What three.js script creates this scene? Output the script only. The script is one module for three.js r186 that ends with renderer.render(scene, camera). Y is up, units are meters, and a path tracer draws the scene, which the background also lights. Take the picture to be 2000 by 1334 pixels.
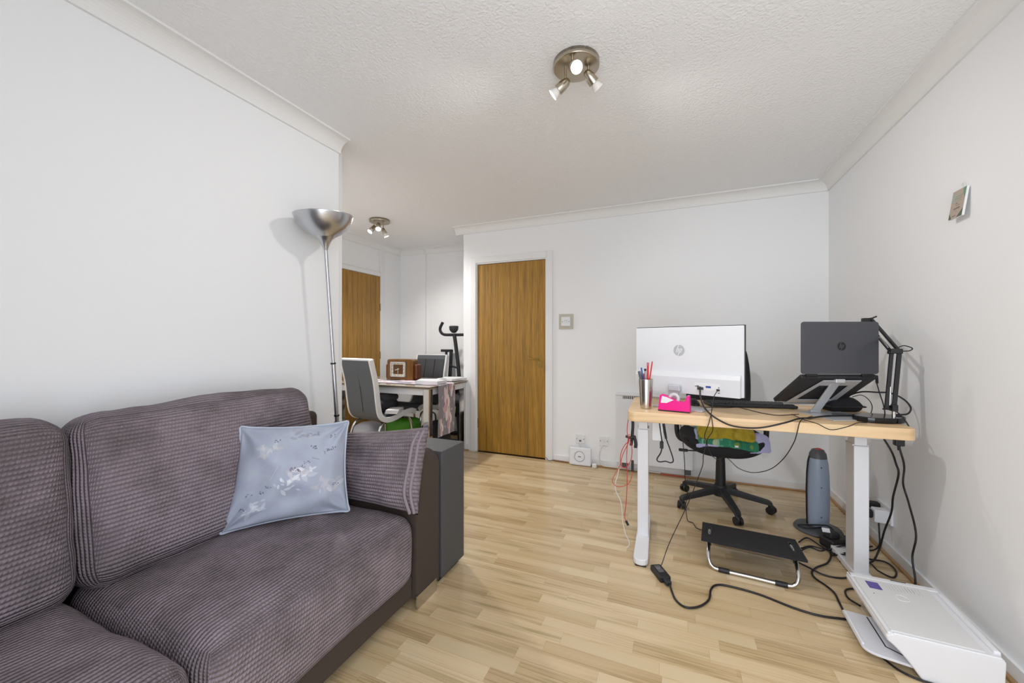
import * as THREE from 'three';
import { RoundedBoxGeometry } from 'three/addons/geometries/RoundedBoxGeometry.js';
import { RectAreaLightUniformsLib } from 'three/addons/lights/RectAreaLightUniformsLib.js';
import { mergeGeometries } from 'three/addons/utils/BufferGeometryUtils.js';

// ---------------------------------------------------------------- camera, sky, light, exposure
const scene = new THREE.Scene();
scene.background = new THREE.Color(0.75, 0.85, 1.0);
const camera = new THREE.PerspectiveCamera(82.4, 2000 / 1334, 0.05, 50);
camera.position.set(0, 1.166, 0);
camera.rotation.y = Math.atan(318 / 762);
const renderer = new THREE.WebGLRenderer({ antialias: true });
renderer.toneMapping = THREE.LinearToneMapping;
renderer.toneMappingExposure = 1.17;
renderer.shadowMap.enabled = true;
RectAreaLightUniformsLib.init();
// daylight: patio window in the wall behind the camera
const WIN = { x0: -0.3, x1: 1.02, y0: 0.1, y1: 2.2, z: 0.5 };
const day = new THREE.RectAreaLight(new THREE.Color(0.92, 0.97, 1.05), 3.4, WIN.x1 - WIN.x0, WIN.y1 - WIN.y0);
day.position.set((WIN.x0 + WIN.x1) / 2, (WIN.y0 + WIN.y1) / 2, WIN.z - 0.02);
day.lookAt(day.position.x, day.position.y, -5);
day.name = 'window_daylight';
scene.add(day);
const SPOT_I = 2.2, SPOT_ANGLE = 1.1;

// ---------------------------------------------------------------- helpers
const V = (x, y, z) => new THREE.Vector3(x, y, z);
let seed = 12345;
const rnd = () => { seed = (seed * 1664525 + 1013904223) >>> 0; return seed / 4294967296; };
function hash(x, y, z) { let h = (x * 374761393 + y * 668265263 + z * 2147483647) | 0; h = Math.imul(h ^ (h >>> 13), 1274126177); h ^= h >>> 16; return (h >>> 0) / 4294967296; }
function noise(x, y, z = 0) {
  const X = Math.floor(x), Y = Math.floor(y), Z = Math.floor(z); let u = x - X, v = y - Y, w = z - Z;
  u = u * u * (3 - 2 * u); v = v * v * (3 - 2 * v); w = w * w * (3 - 2 * w);
  const L = (a, b, t) => a + (b - a) * t;
  return L(L(L(hash(X, Y, Z), hash(X + 1, Y, Z), u), L(hash(X, Y + 1, Z), hash(X + 1, Y + 1, Z), u), v),
    L(L(hash(X, Y, Z + 1), hash(X + 1, Y, Z + 1), u), L(hash(X, Y + 1, Z + 1), hash(X + 1, Y + 1, Z + 1), u), v), w);
}
const fbm = (x, y, z = 0, o = 4) => { let s = 0, a = 0.5, t = 0; for (let i = 0; i < o; i++) { s += a * noise(x, y, z); t += a; x *= 2.03; y *= 2.03; z *= 2.03; a *= 0.5; } return s / t; };
function dataTex(w, h, f, srgb, rx = 1, ry = 1) {
  const d = new Uint8Array(w * h * 4);
  for (let j = 0; j < h; j++) for (let i = 0; i < w; i++) { const c = f(i / w, j / h), k = (j * w + i) * 4; for (let q = 0; q < 3; q++) d[k + q] = Math.max(0, Math.min(255, 255 * (Array.isArray(c) ? c[q] : c))); d[k + 3] = 255; }
  const t = new THREE.DataTexture(d, w, h); t.wrapS = t.wrapT = THREE.RepeatWrapping; t.magFilter = THREE.LinearFilter; t.minFilter = THREE.LinearMipmapLinearFilter; t.generateMipmaps = true;
  if (srgb) t.colorSpace = THREE.SRGBColorSpace; t.repeat.set(rx, ry); t.needsUpdate = true; return t;
}
function canvasTex(w, h, draw) {
  const c = document.createElement('canvas'); c.width = w; c.height = h; draw(c.getContext('2d'), w, h);
  const t = new THREE.CanvasTexture(c); t.colorSpace = THREE.SRGBColorSpace; return t;
}
const mat = (color, roughness = 0.6, metalness = 0, more = {}) => new THREE.MeshStandardMaterial({ color, roughness, metalness, ...more });
const used = {};
function numbered(n) { if (!(n in used)) { used[n] = 0; return n; } used[n]++; return n + '_' + String(used[n]).padStart(3, '0'); }
function shadows(m) { m.castShadow = true; m.receiveShadow = true; return m; }
const origin = new WeakMap();
function thing(name, label, category, [x, y, z] = [0, 0, 0], group, turn = 0) {
  const o = new THREE.Group(); o.name = numbered(name); o.position.set(x, y, z); o.rotation.y = turn; scene.add(o);
  o.userData = { label, category }; if (group) o.userData.group = group; return o;
}
// world(t): following parts are given in room coordinates; otherwise in the thing's own
function world(t) { origin.set(t, t.position.clone()); return t; }
function rootOf(o) { while (o.parent && o.parent !== scene) o = o.parent; return o; }
function part(parent, name, geo, m, label) {
  const g = Array.isArray(geo) ? merge(geo) : geo; const r = origin.get(rootOf(parent)); if (r) g.translate(-r.x, -r.y, -r.z);
  const o = shadows(new THREE.Mesh(g, m)); o.name = name; parent.add(o); if (label) o.userData.label = label; return o;
}
function single(name, label, category, geo, m, group) {
  const g = Array.isArray(geo) ? merge(geo) : geo; g.computeBoundingBox(); const b = g.boundingBox;
  const p = V((b.min.x + b.max.x) / 2, b.min.y, (b.min.z + b.max.z) / 2); g.translate(-p.x, -p.y, -p.z);
  const o = shadows(new THREE.Mesh(g, m)); o.name = numbered(name); o.position.copy(p); scene.add(o);
  o.userData = { label, category }; if (group) o.userData.group = group; return o;
}
function struct(name, geo, m) { const o = shadows(new THREE.Mesh(Array.isArray(geo) ? merge(geo) : geo, m)); o.name = name; o.userData.kind = 'structure'; scene.add(o); return o; }
function structGroup(name) { const o = new THREE.Group(); o.name = name; o.userData.kind = 'structure'; scene.add(o); return o; }
function merge(list) { return mergeGeometries(list.map((g) => { const q = g.index ? g.toNonIndexed() : g; for (const k of Object.keys(q.attributes)) if (!['position', 'normal', 'uv'].includes(k)) q.deleteAttribute(k); q.clearGroups && q.clearGroups(); q.morphAttributes = {}; return q; })); }
function uvm(g) { // uv in metres, by the way each face points
  const p = g.attributes.position, n = g.attributes.normal, u = new Float32Array(p.count * 2);
  for (let i = 0; i < p.count; i++) { const a = Math.abs(n.getX(i)), b = Math.abs(n.getY(i)), c = Math.abs(n.getZ(i)); const x = p.getX(i), y = p.getY(i), z = p.getZ(i); const q = b >= a && b >= c ? [x, z] : a >= c ? [z, y] : [x, y]; u[2 * i] = q[0]; u[2 * i + 1] = q[1]; }
  g.setAttribute('uv', new THREE.BufferAttribute(u, 2)); return g;
}
function bx(x0, x1, y0, y1, z0, z1, r = 0, seg = 2) {
  const w = Math.abs(x1 - x0), h = Math.abs(y1 - y0), d = Math.abs(z1 - z0);
  const g = r ? new RoundedBoxGeometry(w, h, d, seg, Math.min(r, w / 2.01, h / 2.01, d / 2.01)) : new THREE.BoxGeometry(w, h, d);
  g.translate((x0 + x1) / 2, (y0 + y1) / 2, (z0 + z1) / 2); return uvm(g);
}
function bar(a, b, r, seg = 10, r2 = r) { // straight rod
  const A = V(...a), B = V(...b), L = A.distanceTo(B), g = new THREE.CylinderGeometry(r2, r, L, seg, 1);
  g.applyQuaternion(new THREE.Quaternion().setFromUnitVectors(V(0, 1, 0), B.clone().sub(A).normalize())); g.translate((A.x + B.x) / 2, (A.y + B.y) / 2, (A.z + B.z) / 2); return g;
}
function beam(a, b, w, d, up = [0, 0, 1], r = 0) { // rectangular bar from a to b
  const A = V(...a), B = V(...b), y = B.clone().sub(A), L = y.length(); y.normalize(); const x = y.clone().cross(V(...up)).normalize(), z = x.clone().cross(y);
  const g = r ? new RoundedBoxGeometry(w, L, d, 2, r) : new THREE.BoxGeometry(w, L, d); g.applyMatrix4(new THREE.Matrix4().makeBasis(x, y, z)); g.translate((A.x + B.x) / 2, (A.y + B.y) / 2, (A.z + B.z) / 2); return g;
}
function tube(pts, r, n = 0, rs = 8, closed = false, tension = 0.5) {
  const c = new THREE.CatmullRomCurve3(pts.map((p) => V(...p)), closed, 'catmullrom', tension); return new THREE.TubeGeometry(c, n || pts.length * 6, r, rs, closed);
}
function cyl(r1, r2, h, x, y, z, seg = 24) { const g = new THREE.CylinderGeometry(r2, r1, h, seg, 1); g.translate(x, y + h / 2, z); return g; }
function lathe(pts, x, y, z, seg = 32, p0 = 0, pl = Math.PI * 2) { const g = new THREE.LatheGeometry(pts.map((p) => new THREE.Vector2(...p)), seg, p0, pl); g.translate(x, y, z); return g; }
function orient(g, from, dir) { g.applyQuaternion(new THREE.Quaternion().setFromUnitVectors(V(0, 1, 0), V(...dir).normalize())); g.translate(...from); return g; }
function prism(pts, depth, bevel = 0) { const s = new THREE.Shape(pts.map((p) => new THREE.Vector2(...p))); return new THREE.ExtrudeGeometry(s, { depth, bevelEnabled: bevel > 0, bevelSize: bevel, bevelThickness: bevel, bevelSegments: 2, curveSegments: 10 }); }
function ellipsoid(rx, ry, rz, x, y, z, s = 16) { const g = new THREE.SphereGeometry(1, s, Math.max(8, s / 2 | 0)); g.scale(rx, ry, rz); g.computeVertexNormals(); g.translate(x, y, z); return g; }
function smooth(g) { // one normal per place, uv seams kept
  g.computeVertexNormals(); const p = g.attributes.position, n = g.attributes.normal, m = new Map(), ks = [];
  for (let i = 0; i < p.count; i++) { const k = Math.round(p.getX(i) * 2e4) + ',' + Math.round(p.getY(i) * 2e4) + ',' + Math.round(p.getZ(i) * 2e4); ks.push(k); const a = m.get(k) || [0, 0, 0]; a[0] += n.getX(i); a[1] += n.getY(i); a[2] += n.getZ(i); m.set(k, a); }
  for (let i = 0; i < p.count; i++) { const a = m.get(ks[i]), l = Math.hypot(...a) || 1; n.setXYZ(i, a[0] / l, a[1] / l, a[2] / l); } return g;
}
function softBox(w, h, d, r, puff, wob, sd, axis) { // upholstered block: rounded, slightly crowned; uv in metres with v across the cord
  const n = (q) => Math.max(8, Math.round(q / 0.02)); const g = new THREE.BoxGeometry(w, h, d, n(w), n(h), n(d)); const p = g.attributes.position, nn = g.attributes.normal, uv = g.attributes.uv;
  for (let i = 0; i < p.count; i++) {
    let x = p.getX(i), y = p.getY(i), z = p.getZ(i); const nx = nn.getX(i), ny = nn.getY(i), nz = nn.getZ(i);
    const s = [x / (w / 2), y / (h / 2), z / (d / 2)];
    if (axis === 'z') { const roll = Math.abs(nx) > 0.5 ? [z, y] : Math.abs(ny) > 0.5 ? [z, x] : [y, x]; uv.setXY(i, roll[0] + sd * 0.216, roll[1] + sd * 0.108); } else uv.setXY(i, Math.abs(nx) > 0.5 ? z : x, Math.abs(ny) > 0.5 ? z : y);
    const ix = Math.max(-w / 2 + r, Math.min(w / 2 - r, x)), iy = Math.max(-h / 2 + r, Math.min(h / 2 - r, y)), iz = Math.max(-d / 2 + r, Math.min(d / 2 - r, z));
    const e = V(x - ix, y - iy, z - iz), l = e.length() || 1; e.multiplyScalar(1 / l); x = ix + e.x * r; y = iy + e.y * r; z = iz + e.z * r;
    const f = (a) => 1 - a * a; const bul = [f(s[1]) * f(s[2]), f(s[0]) * f(s[2]), f(s[0]) * f(s[1])];
    const q = fbm(x * 5 + sd, y * 5, z * 5, 3) - 0.5;
    x += nx * bul[0] * puff[0] + e.x * q * wob; y += ny * bul[1] * puff[1] + e.y * q * wob; z += nz * bul[2] * puff[2] + e.z * q * wob;
    p.setXYZ(i, x, y, z);
  }
  return smooth(g);
}
function pillow(BL, BR, TR, TL, tf, tb, o = {}) { // cushion sewn along its rim, hung between four corners
  const N = o.n || 40, c = o.pinch ?? 0.05, pos = [], uv = [], idx = []; const a = V(...BL), b = V(...BR), cc = V(...TR), d = V(...TL);
  const nrm = b.clone().sub(a).cross(d.clone().sub(a)).normalize(); const W = a.distanceTo(b), H = a.distanceTo(d);
  const P = (u, v) => { const U = (u * (1 - c * (1 - v * v)) + 1) / 2, T = (v * (1 - c * (1 - u * u)) + 1) / 2; return a.clone().multiplyScalar((1 - U) * (1 - T)).addScaledVector(b, U * (1 - T)).addScaledVector(cc, U * T).addScaledVector(d, (1 - U) * T); };
  for (const s of [1, -1]) { const base = pos.length / 3;
    for (let j = 0; j <= N; j++) for (let i = 0; i <= N; i++) { const u = -1 + 2 * i / N, v = -1 + 2 * j / N, q = P(u, v); let h = Math.pow(Math.max(0, (1 - Math.pow(Math.abs(u), 2.4)) * (1 - Math.pow(Math.abs(v), 2.4))), 0.6) * (s > 0 ? tf : tb);
      const edge = Math.max(Math.abs(u), Math.abs(v)); h *= 1 + (o.wr || 0.25) * (fbm(u * 1.9 + (o.sd || 0), v * 1.9, s, 2) - 0.5) * 2 * (0.3 + 0.7 * edge); if (o.folds) { for (const [cu, cv, f] of [[-1, -1, 9], [1, -1, 8], [1, 1, 9], [-1, 1, 7]]) { const du = u - cu, dv = v - cv, r = Math.hypot(du, dv), an = Math.atan2(dv, du); h += o.folds * Math.sin(an * f + r * 2) * Math.exp(-Math.pow((r - 0.35) / 0.28, 2)) * (0.3 + edge * 0.4); } h = Math.max(h, 0.001); } if (i === 0 || j === 0 || i === N || j === N) h = 0; q.addScaledVector(nrm, s * h); pos.push(q.x, q.y, q.z); uv.push(o.metric ? (u + 1) / 2 * W : (u + 1) / 2, o.metric ? (v + 1) / 2 * H : (v + 1) / 2);
    }
    for (let j = 0; j < N; j++) for (let i = 0; i < N; i++) { const k = base + j * (N + 1) + i; if (s > 0) idx.push(k, k + 1, k + N + 2, k, k + N + 2, k + N + 1); else idx.push(k, k + N + 2, k + 1, k, k + N + 1, k + N + 2); } }
  const g = new THREE.BufferGeometry(); g.setAttribute('position', new THREE.Float32BufferAttribute(pos, 3)); g.setAttribute('uv', new THREE.Float32BufferAttribute(uv, 2)); g.setIndex(idx); smooth(g);
  const rim = []; const M = 14; for (let k = 0; k < M; k++) rim.push(P(-1 + 2 * k / M, -1)); for (let k = 0; k < M; k++) rim.push(P(1, -1 + 2 * k / M)); for (let k = 0; k < M; k++) rim.push(P(1 - 2 * k / M, 1)); for (let k = 0; k < M; k++) rim.push(P(-1, 1 - 2 * k / M));
  return { g, rim: rim.map((q) => [q.x, q.y, q.z]) };
}
function sheet(w, d, nx, nz, f) { const g = new THREE.PlaneGeometry(w, d, nx, nz); g.rotateX(-Math.PI / 2); const p = g.attributes.position; for (let i = 0; i < p.count; i++) { const q = f(p.getX(i), p.getZ(i)); p.setXYZ(i, q[0], q[1], q[2]); } g.computeVertexNormals(); return g; }

// ---------------------------------------------------------------- textures and materials
const T = {};
T.ceil = dataTex(512, 512, (u, v) => { const w = (a, b) => fbm(a, b, 3, 4); const x = u * 64, y = v * 64; const e = Math.min(1, Math.min(u, 1 - u, v, 1 - v) * 12); return 0.5 + ((w(x, y) - 0.5) * 1.5) * e + (e < 1 ? (noise(x * 2, y * 2) - 0.5) * (1 - e) * 0.8 : 0); }, false, 1 / 0.5, 1 / 0.5);
T.wall = dataTex(256, 256, (u, v) => 0.5 + (fbm(u * 40, v * 40, 1, 3) - 0.5) * 0.9, false, 1 / 0.5, 1 / 0.5);
T.grain = dataTex(1024, 512, (u, v) => {
  const band = Math.floor(v * 8), t = v * 8 - band; const k = band * 17.3;
  const cath = band % 2 ? Math.abs(t - 0.5 + 0.25 * (noise(u * 2 + k, 1) - 0.5)) * (6 - 3.5 * noise(u * 3 + k, 4)) : 3.2 * fbm(u * 0.9 + k, t * 4.5, 7, 2) + 0.5 * t; const ring = Math.pow(0.5 + 0.5 * Math.sin((cath + 0.9 * noise(u * 5 + k, t * 4)) * 6.5), 4);
  const fine = fbm(u * 9 + k, v * 190, 2, 3); const big = noise(u * 3 + k, t * 2 + k);
  const s = 1 - 0.12 * ring * Math.max(0, big * 1.9 - 0.35) - 0.06 * (fine - 0.4) - 0.09 * (big - 0.5); return [Math.min(1, s * 1.0), s * 0.965 + 0.01, s * 0.92 - (1 - s) * 0.25];
}, true, 1, 1);
T.oak = dataTex(512, 1024, (u, v) => {
  const w = u * 1.0 + 0.05 * (noise(u * 4, v * 1.5) - 0.5); const cath = Math.abs(w - 0.62 + 0.08 * (noise(3, v * 2.2) - 0.5)) + 0.05 * noise(u * 3, v * 1.2); const ring = Math.pow(0.5 + 0.5 * Math.sin(cath * 62 - v * 3 + 3 * noise(u * 9, v * 2)), 3);
  const fine = fbm(u * 150, v * 9, 5, 3); const pore = fbm(u * 380, v * 26, 8, 2); const big = fbm(u * 7, v * 1.3, 4, 2); const s = 0.9 - 0.1 * ring * (0.2 + big) - 0.3 * (fine - 0.45) - 0.26 * (pore - 0.5) + 0.16 * (big - 0.5); return [s, s * 0.98, s * 0.93];
}, true);
T.rib = dataTex(256, 256, (u, v) => { // eight cords, each a row of slanted bumps
  const row = Math.floor(v * 8), t = v * 8 - row, a = Math.sin(Math.PI * t); const w = u * 11 + (row % 3) * 0.33 + t * 0.55; const b = 0.5 + 0.5 * Math.cos(w * 6.2832); return Math.pow(a, 0.8) * (0.74 + 0.26 * b);
}, false, 1 / 0.108, 1 / 0.108);
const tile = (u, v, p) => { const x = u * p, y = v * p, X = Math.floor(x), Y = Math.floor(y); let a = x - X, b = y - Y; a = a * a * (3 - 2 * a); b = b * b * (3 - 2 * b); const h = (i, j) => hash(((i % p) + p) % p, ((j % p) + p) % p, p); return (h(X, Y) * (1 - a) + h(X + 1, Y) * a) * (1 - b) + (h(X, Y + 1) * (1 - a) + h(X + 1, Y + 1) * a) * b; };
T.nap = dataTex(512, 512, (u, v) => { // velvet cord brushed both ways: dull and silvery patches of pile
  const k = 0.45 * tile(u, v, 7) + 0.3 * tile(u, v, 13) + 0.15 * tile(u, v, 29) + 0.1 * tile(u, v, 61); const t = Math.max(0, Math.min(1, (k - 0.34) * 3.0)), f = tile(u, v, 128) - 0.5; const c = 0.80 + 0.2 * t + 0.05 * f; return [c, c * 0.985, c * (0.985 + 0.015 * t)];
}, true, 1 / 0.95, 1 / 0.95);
T.speck = dataTex(256, 256, (u, v) => { const s = 0.94 + 0.12 * (hash(u * 256 | 0, v * 256 | 0, 1) - 0.5); return [s, s, s]; }, true, 6, 6);
T.weave = dataTex(128, 128, (u, v) => 0.5 + 0.25 * Math.sin(u * 6.2832 * 32) * Math.sin(v * 6.2832 * 32) + 0.3 * (hash(u * 128 | 0, v * 128 | 0, 2) - 0.5), false, 20, 20);
T.pillow = canvasTex(1024, 1024, (c, w, h) => {
  c.fillStyle = '#a4acbb'; c.fillRect(0, 0, w, h);
  for (let i = 0; i < 260; i++) { const x = rnd() * w, y = rnd() * h, r = 30 + rnd() * 110; c.fillStyle = rnd() > 0.5 ? 'rgba(176,184,198,0.10)' : 'rgba(146,154,172,0.09)'; c.beginPath(); c.ellipse(x, y, r, r * (0.3 + rnd() * 0.6), rnd() * 3, 0, 7); c.fill(); }
  const leaf = (x, y, L, a, col) => { c.save(); c.translate(x, y); c.rotate(a); c.fillStyle = col; c.beginPath(); c.moveTo(0, 0); c.quadraticCurveTo(L * 0.5, -L * 0.4, L, 0); c.quadraticCurveTo(L * 0.5, L * 0.4, 0, 0); c.fill(); c.restore(); };
  const cluster = (x, y, n, s, cols) => { for (let i = 0; i < n; i++) leaf(x + (rnd() - 0.5) * s * 1.4, y + (rnd() - 0.5) * s * 0.9, s * (0.3 + rnd() * 0.55), rnd() * 6.28, cols[rnd() * cols.length | 0]); };
  cluster(600, 520, 26, 150, ['rgba(226,228,234,0.55)', 'rgba(206,206,214,0.5)', 'rgba(190,186,190,0.45)']); cluster(470, 640, 14, 130, ['rgba(222,226,232,0.6)', 'rgba(200,206,214,0.5)']); cluster(260, 250, 16, 120, ['rgba(196,196,196,0.5)', 'rgba(186,188,184,0.45)']);
  cluster(560, 90, 14, 120, ['rgba(176,176,184,0.5)', 'rgba(134,134,144,0.45)']); cluster(840, 690, 18, 140, ['rgba(206,208,214,0.5)', 'rgba(190,188,190,0.5)']); cluster(200, 820, 12, 120, ['rgba(216,220,228,0.5)']); cluster(700, 105, 8, 60, ['rgba(120,120,130,0.5)']);
  c.lineCap = 'round'; const stroke = (pts, col, lw) => { c.strokeStyle = col; c.lineWidth = lw; c.beginPath(); pts.forEach((p, i) => (i ? c.lineTo(...p) : c.moveTo(...p))); c.stroke(); };
  for (const [x, y] of [[520, 470], [560, 500], [600, 455], [640, 420], [720, 260], [700, 250], [860, 300], [890, 290], [830, 310], [350, 150], [880, 150], [160, 700], [270, 690], [120, 840], [920, 700], [310, 640]]) for (let k = 0; k < 7; k++) { c.fillStyle = 'rgba(70,70,84,0.75)'; c.beginPath(); c.ellipse(x + (rnd() - 0.5) * 60, y + (rnd() - 0.5) * 30, 3 + rnd() * 6, 2 + rnd() * 4, rnd() * 3, 0, 7); c.fill(); }
  cluster(530, 490, 8, 70, ['rgba(96,92,104,0.55)', 'rgba(120,116,126,0.5)']);
  stroke([[690, 370], [760, 400]], 'rgba(70,70,84,0.7)', 4); stroke([[800, 310], [815, 350]], 'rgba(70,70,84,0.7)', 4); stroke([[380, 420], [350, 490], [320, 570]], 'rgba(210,214,220,0.6)', 4); stroke([[690, 960], [660, 860], [600, 780]], 'rgba(150,154,168,0.7)', 3); stroke([[690, 960], [760, 850]], 'rgba(150,154,168,0.7)', 3); stroke([[880, 930], [830, 820]], 'rgba(140,144,158,0.7)', 3); stroke([[150, 960], [220, 900], [290, 880]], 'rgba(110,114,130,0.6)', 4);
});
T.runner = canvasTex(1024, 512, (c, w, h) => {
  c.fillStyle = '#8f8b93'; c.fillRect(0, 0, w, h);
  for (let i = 0; i < 200; i++) { c.fillStyle = rnd() > 0.5 ? 'rgba(160,156,166,0.3)' : 'rgba(120,116,126,0.3)'; c.beginPath(); c.ellipse(rnd() * w, rnd() * h, 10 + rnd() * 26, 5 + rnd() * 10, rnd() * 3, 0, 7); c.fill(); }
  const rose = (x, y, r) => { for (let k = 0; k < 16; k++) { const a = k * 2.4, q = r * (1 - k / 18); c.fillStyle = ['#e9dde1', '#e0c8ce', '#f0e8ea', '#cfa6ae', '#e4d2d8'][k % 5]; c.beginPath(); c.ellipse(x + Math.cos(a) * q * 0.6, y + Math.sin(a) * q * 0.6, q * 0.5, q * 0.32, a, 0, 7); c.fill(); } c.fillStyle = '#b06a70'; c.beginPath(); c.ellipse(x, y, r * 0.2, r * 0.13, 0.6, 0, 7); c.fill(); };
  for (const [x, y, r] of [[930, 170, 95], [820, 260, 110], [700, 110, 90], [560, 330, 100], [420, 150, 100], [260, 350, 100], [110, 160, 90], [975, 400, 70], [640, 440, 70], [350, 60, 60]]) rose(x, y, r);
  for (let i = 0; i < 36; i++) { c.fillStyle = 'rgba(214,208,216,0.6)'; c.beginPath(); c.ellipse(rnd() * w, rnd() * h, 8, 20, rnd() * 3, 0, 7); c.fill(); }
});
T.towel = canvasTex(512, 512, (c, w, h) => {
  c.fillStyle = '#a89420'; c.fillRect(0, 0, w, h); for (let i = 0; i < 300; i++) { c.fillStyle = ['rgba(182,162,40,0.4)', 'rgba(140,120,16,0.4)', 'rgba(200,184,80,0.3)'][i % 3]; c.beginPath(); c.ellipse(rnd() * w, rnd() * h, 8 + rnd() * 30, 6 + rnd() * 12, rnd() * 3, 0, 7); c.fill(); }
});
T.towel2 = canvasTex(512, 512, (c, w, h) => {
  c.fillStyle = '#2f8060'; c.fillRect(0, 0, w, h); const cols = ['#1e6a4c', '#46a07a', '#8fc8a8', '#b4a428', '#1a5a44', '#d8e4dc', '#9aa0d0', '#c8b43c']; for (let i = 0; i < 260; i++) { c.fillStyle = cols[rnd() * cols.length | 0]; c.globalAlpha = 0.55; c.beginPath(); c.ellipse(rnd() * w, rnd() * h, 6 + rnd() * 26, 4 + rnd() * 12, rnd() * 3, 0, 7); c.fill(); } c.globalAlpha = 1; c.fillStyle = '#b03a30'; c.fillRect(250, 200, 22, 60); c.fillRect(236, 190, 20, 16);
});
function hpDraw(fg, bg) { return (c, w, h) => { // round emblem: slanted letters h and p cut out of a disc
  c.fillStyle = bg; c.fillRect(0, 0, w, h); c.fillStyle = fg; c.beginPath(); c.arc(w / 2, h / 2, w / 2, 0, 7); c.fill();
  c.strokeStyle = bg; c.lineCap = 'butt'; c.lineJoin = 'round'; c.lineWidth = w * 0.068; const s = (y) => (0.5 - y) * 0.36 * w; const L = (p) => { c.beginPath(); p.forEach(([x, y], i) => { const X = x * w + s(y), Y = y * h; i ? c.lineTo(X, Y) : c.moveTo(X, Y); }); c.stroke(); };
  L([[0.3, -0.02], [0.3, 0.68]]); L([[0.3, 0.36], [0.41, 0.36], [0.445, 0.39], [0.445, 0.68]]); L([[0.575, 1.02], [0.575, 0.36], [0.68, 0.36], [0.715, 0.39], [0.715, 0.63], [0.68, 0.66], [0.575, 0.66]]);
}; }
T.hpLight = canvasTex(256, 256, hpDraw('#b2b5ba', '#dddee1')); T.hpDark = canvasTex(256, 256, hpDraw('#101113', '#4c4d52'));
T.clock = canvasTex(256, 256, (c, w, h) => { c.fillStyle = '#cfc8b6'; c.fillRect(0, 0, w, h); c.fillStyle = '#5a3a16'; c.fillRect(38, 38, 180, 180); c.fillStyle = '#4a3c22'; c.font = 'bold 26px serif'; c.textAlign = 'center'; c.textBaseline = 'middle'; for (let k = 1; k <= 12; k++) { const a = k * Math.PI / 6, m = Math.max(Math.abs(Math.sin(a)), Math.abs(Math.cos(a))); c.fillText(['I', 'II', 'III', 'IV', 'V', 'VI', 'VII', 'VIII', 'IX', 'X', 'XI', 'XII'][k - 1], w / 2 + Math.sin(a) / m * 109, h / 2 - Math.cos(a) / m * 109); } });
T.card = canvasTex(256, 384, (c, w, h) => { c.fillStyle = '#b3a294'; c.fillRect(0, 0, w, h); c.fillStyle = '#a8aa9c'; c.fillRect(0, 40, 150, 120); c.fillStyle = '#6f937c'; c.beginPath(); c.moveTo(200, 0); c.lineTo(256, 0); c.lineTo(256, 150); c.lineTo(215, 90); c.fill(); c.fillStyle = '#55604c'; c.beginPath(); c.moveTo(0, 290); c.lineTo(60, 384); c.lineTo(0, 384); c.fill(); c.beginPath(); c.moveTo(256, 280); c.lineTo(256, 384); c.lineTo(150, 384); c.fill(); c.strokeStyle = '#4c4238'; c.lineCap = 'round';
  const scrawl = (x0, x1, y, a, lw) => { c.lineWidth = lw; c.beginPath(); for (let x = x0; x <= x1; x += 4) { const Y = y + Math.sin(x * 0.35) * a * (0.4 + 0.6 * hash(x, y, 1)); x === x0 ? c.moveTo(x, Y) : c.lineTo(x, Y); } c.stroke(); }; scrawl(70, 200, 90, 4, 3); scrawl(60, 205, 122, 4, 3); scrawl(80, 190, 150, 3, 2); scrawl(90, 130, 185, 8, 5); scrawl(100, 180, 215, 6, 4); scrawl(70, 190, 255, 13, 6); scrawl(60, 130, 352, 7, 6); scrawl(120, 140, 300, 5, 3); });
T.sticker = canvasTex(256, 160, (c, w, h) => { c.fillStyle = '#5b4a9c'; c.fillRect(0, 0, w, h); c.fillStyle = '#7d70b8'; c.fillRect(16, 20, 90, 8); for (let i = 0; i < 6; i++) { c.fillRect(16, 44 + i * 16, 100, 4); c.fillRect(136, 44 + i * 16, 96, 4); } c.fillRect(124, 20, 3, 120); });
T.ptext = canvasTex(512, 256, (c, w, h) => { c.fillStyle = '#dedede'; c.fillRect(0, 0, w, h); c.strokeStyle = '#9a9a9c'; for (let i = 0; i < 11; i++) { const dark = i > 5 && i < 9; c.strokeStyle = dark ? '#2c2c30' : '#7c7c80'; c.lineWidth = dark ? 7 : 4; for (let y = 20; y < h * (dark ? 0.75 : 0.9); y += 16) { c.beginPath(); c.moveTo(40 + i * 42, y); c.lineTo(40 + i * 42, y + 6 + 8 * hash(i, y, 2)); c.stroke(); } } });
T.brick = canvasTex(128, 256, (c, w, h) => { c.fillStyle = '#1b1b1c'; c.fillRect(0, 0, w, h); c.fillStyle = '#c8c8c8'; for (let y = 20; y < 230; y += 14) { let x = 14; while (x < 110) { const l = 4 + 22 * hash(x, y, 5); c.fillRect(x, y, l, 4); x += l + 6; } } c.fillRect(30, 90, 50, 20); c.fillStyle = '#1b1b1c'; c.fillRect(36, 95, 38, 10); });
T.book = canvasTex(128, 128, (c, w, h) => { c.fillStyle = '#e6e4e4'; c.fillRect(0, 0, w, h); c.fillStyle = '#b0aeb4'; for (let y = 10; y < 120; y += 10) c.fillRect(12, y, 60 + 40 * hash(y, 1, 1), 3); });

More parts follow.
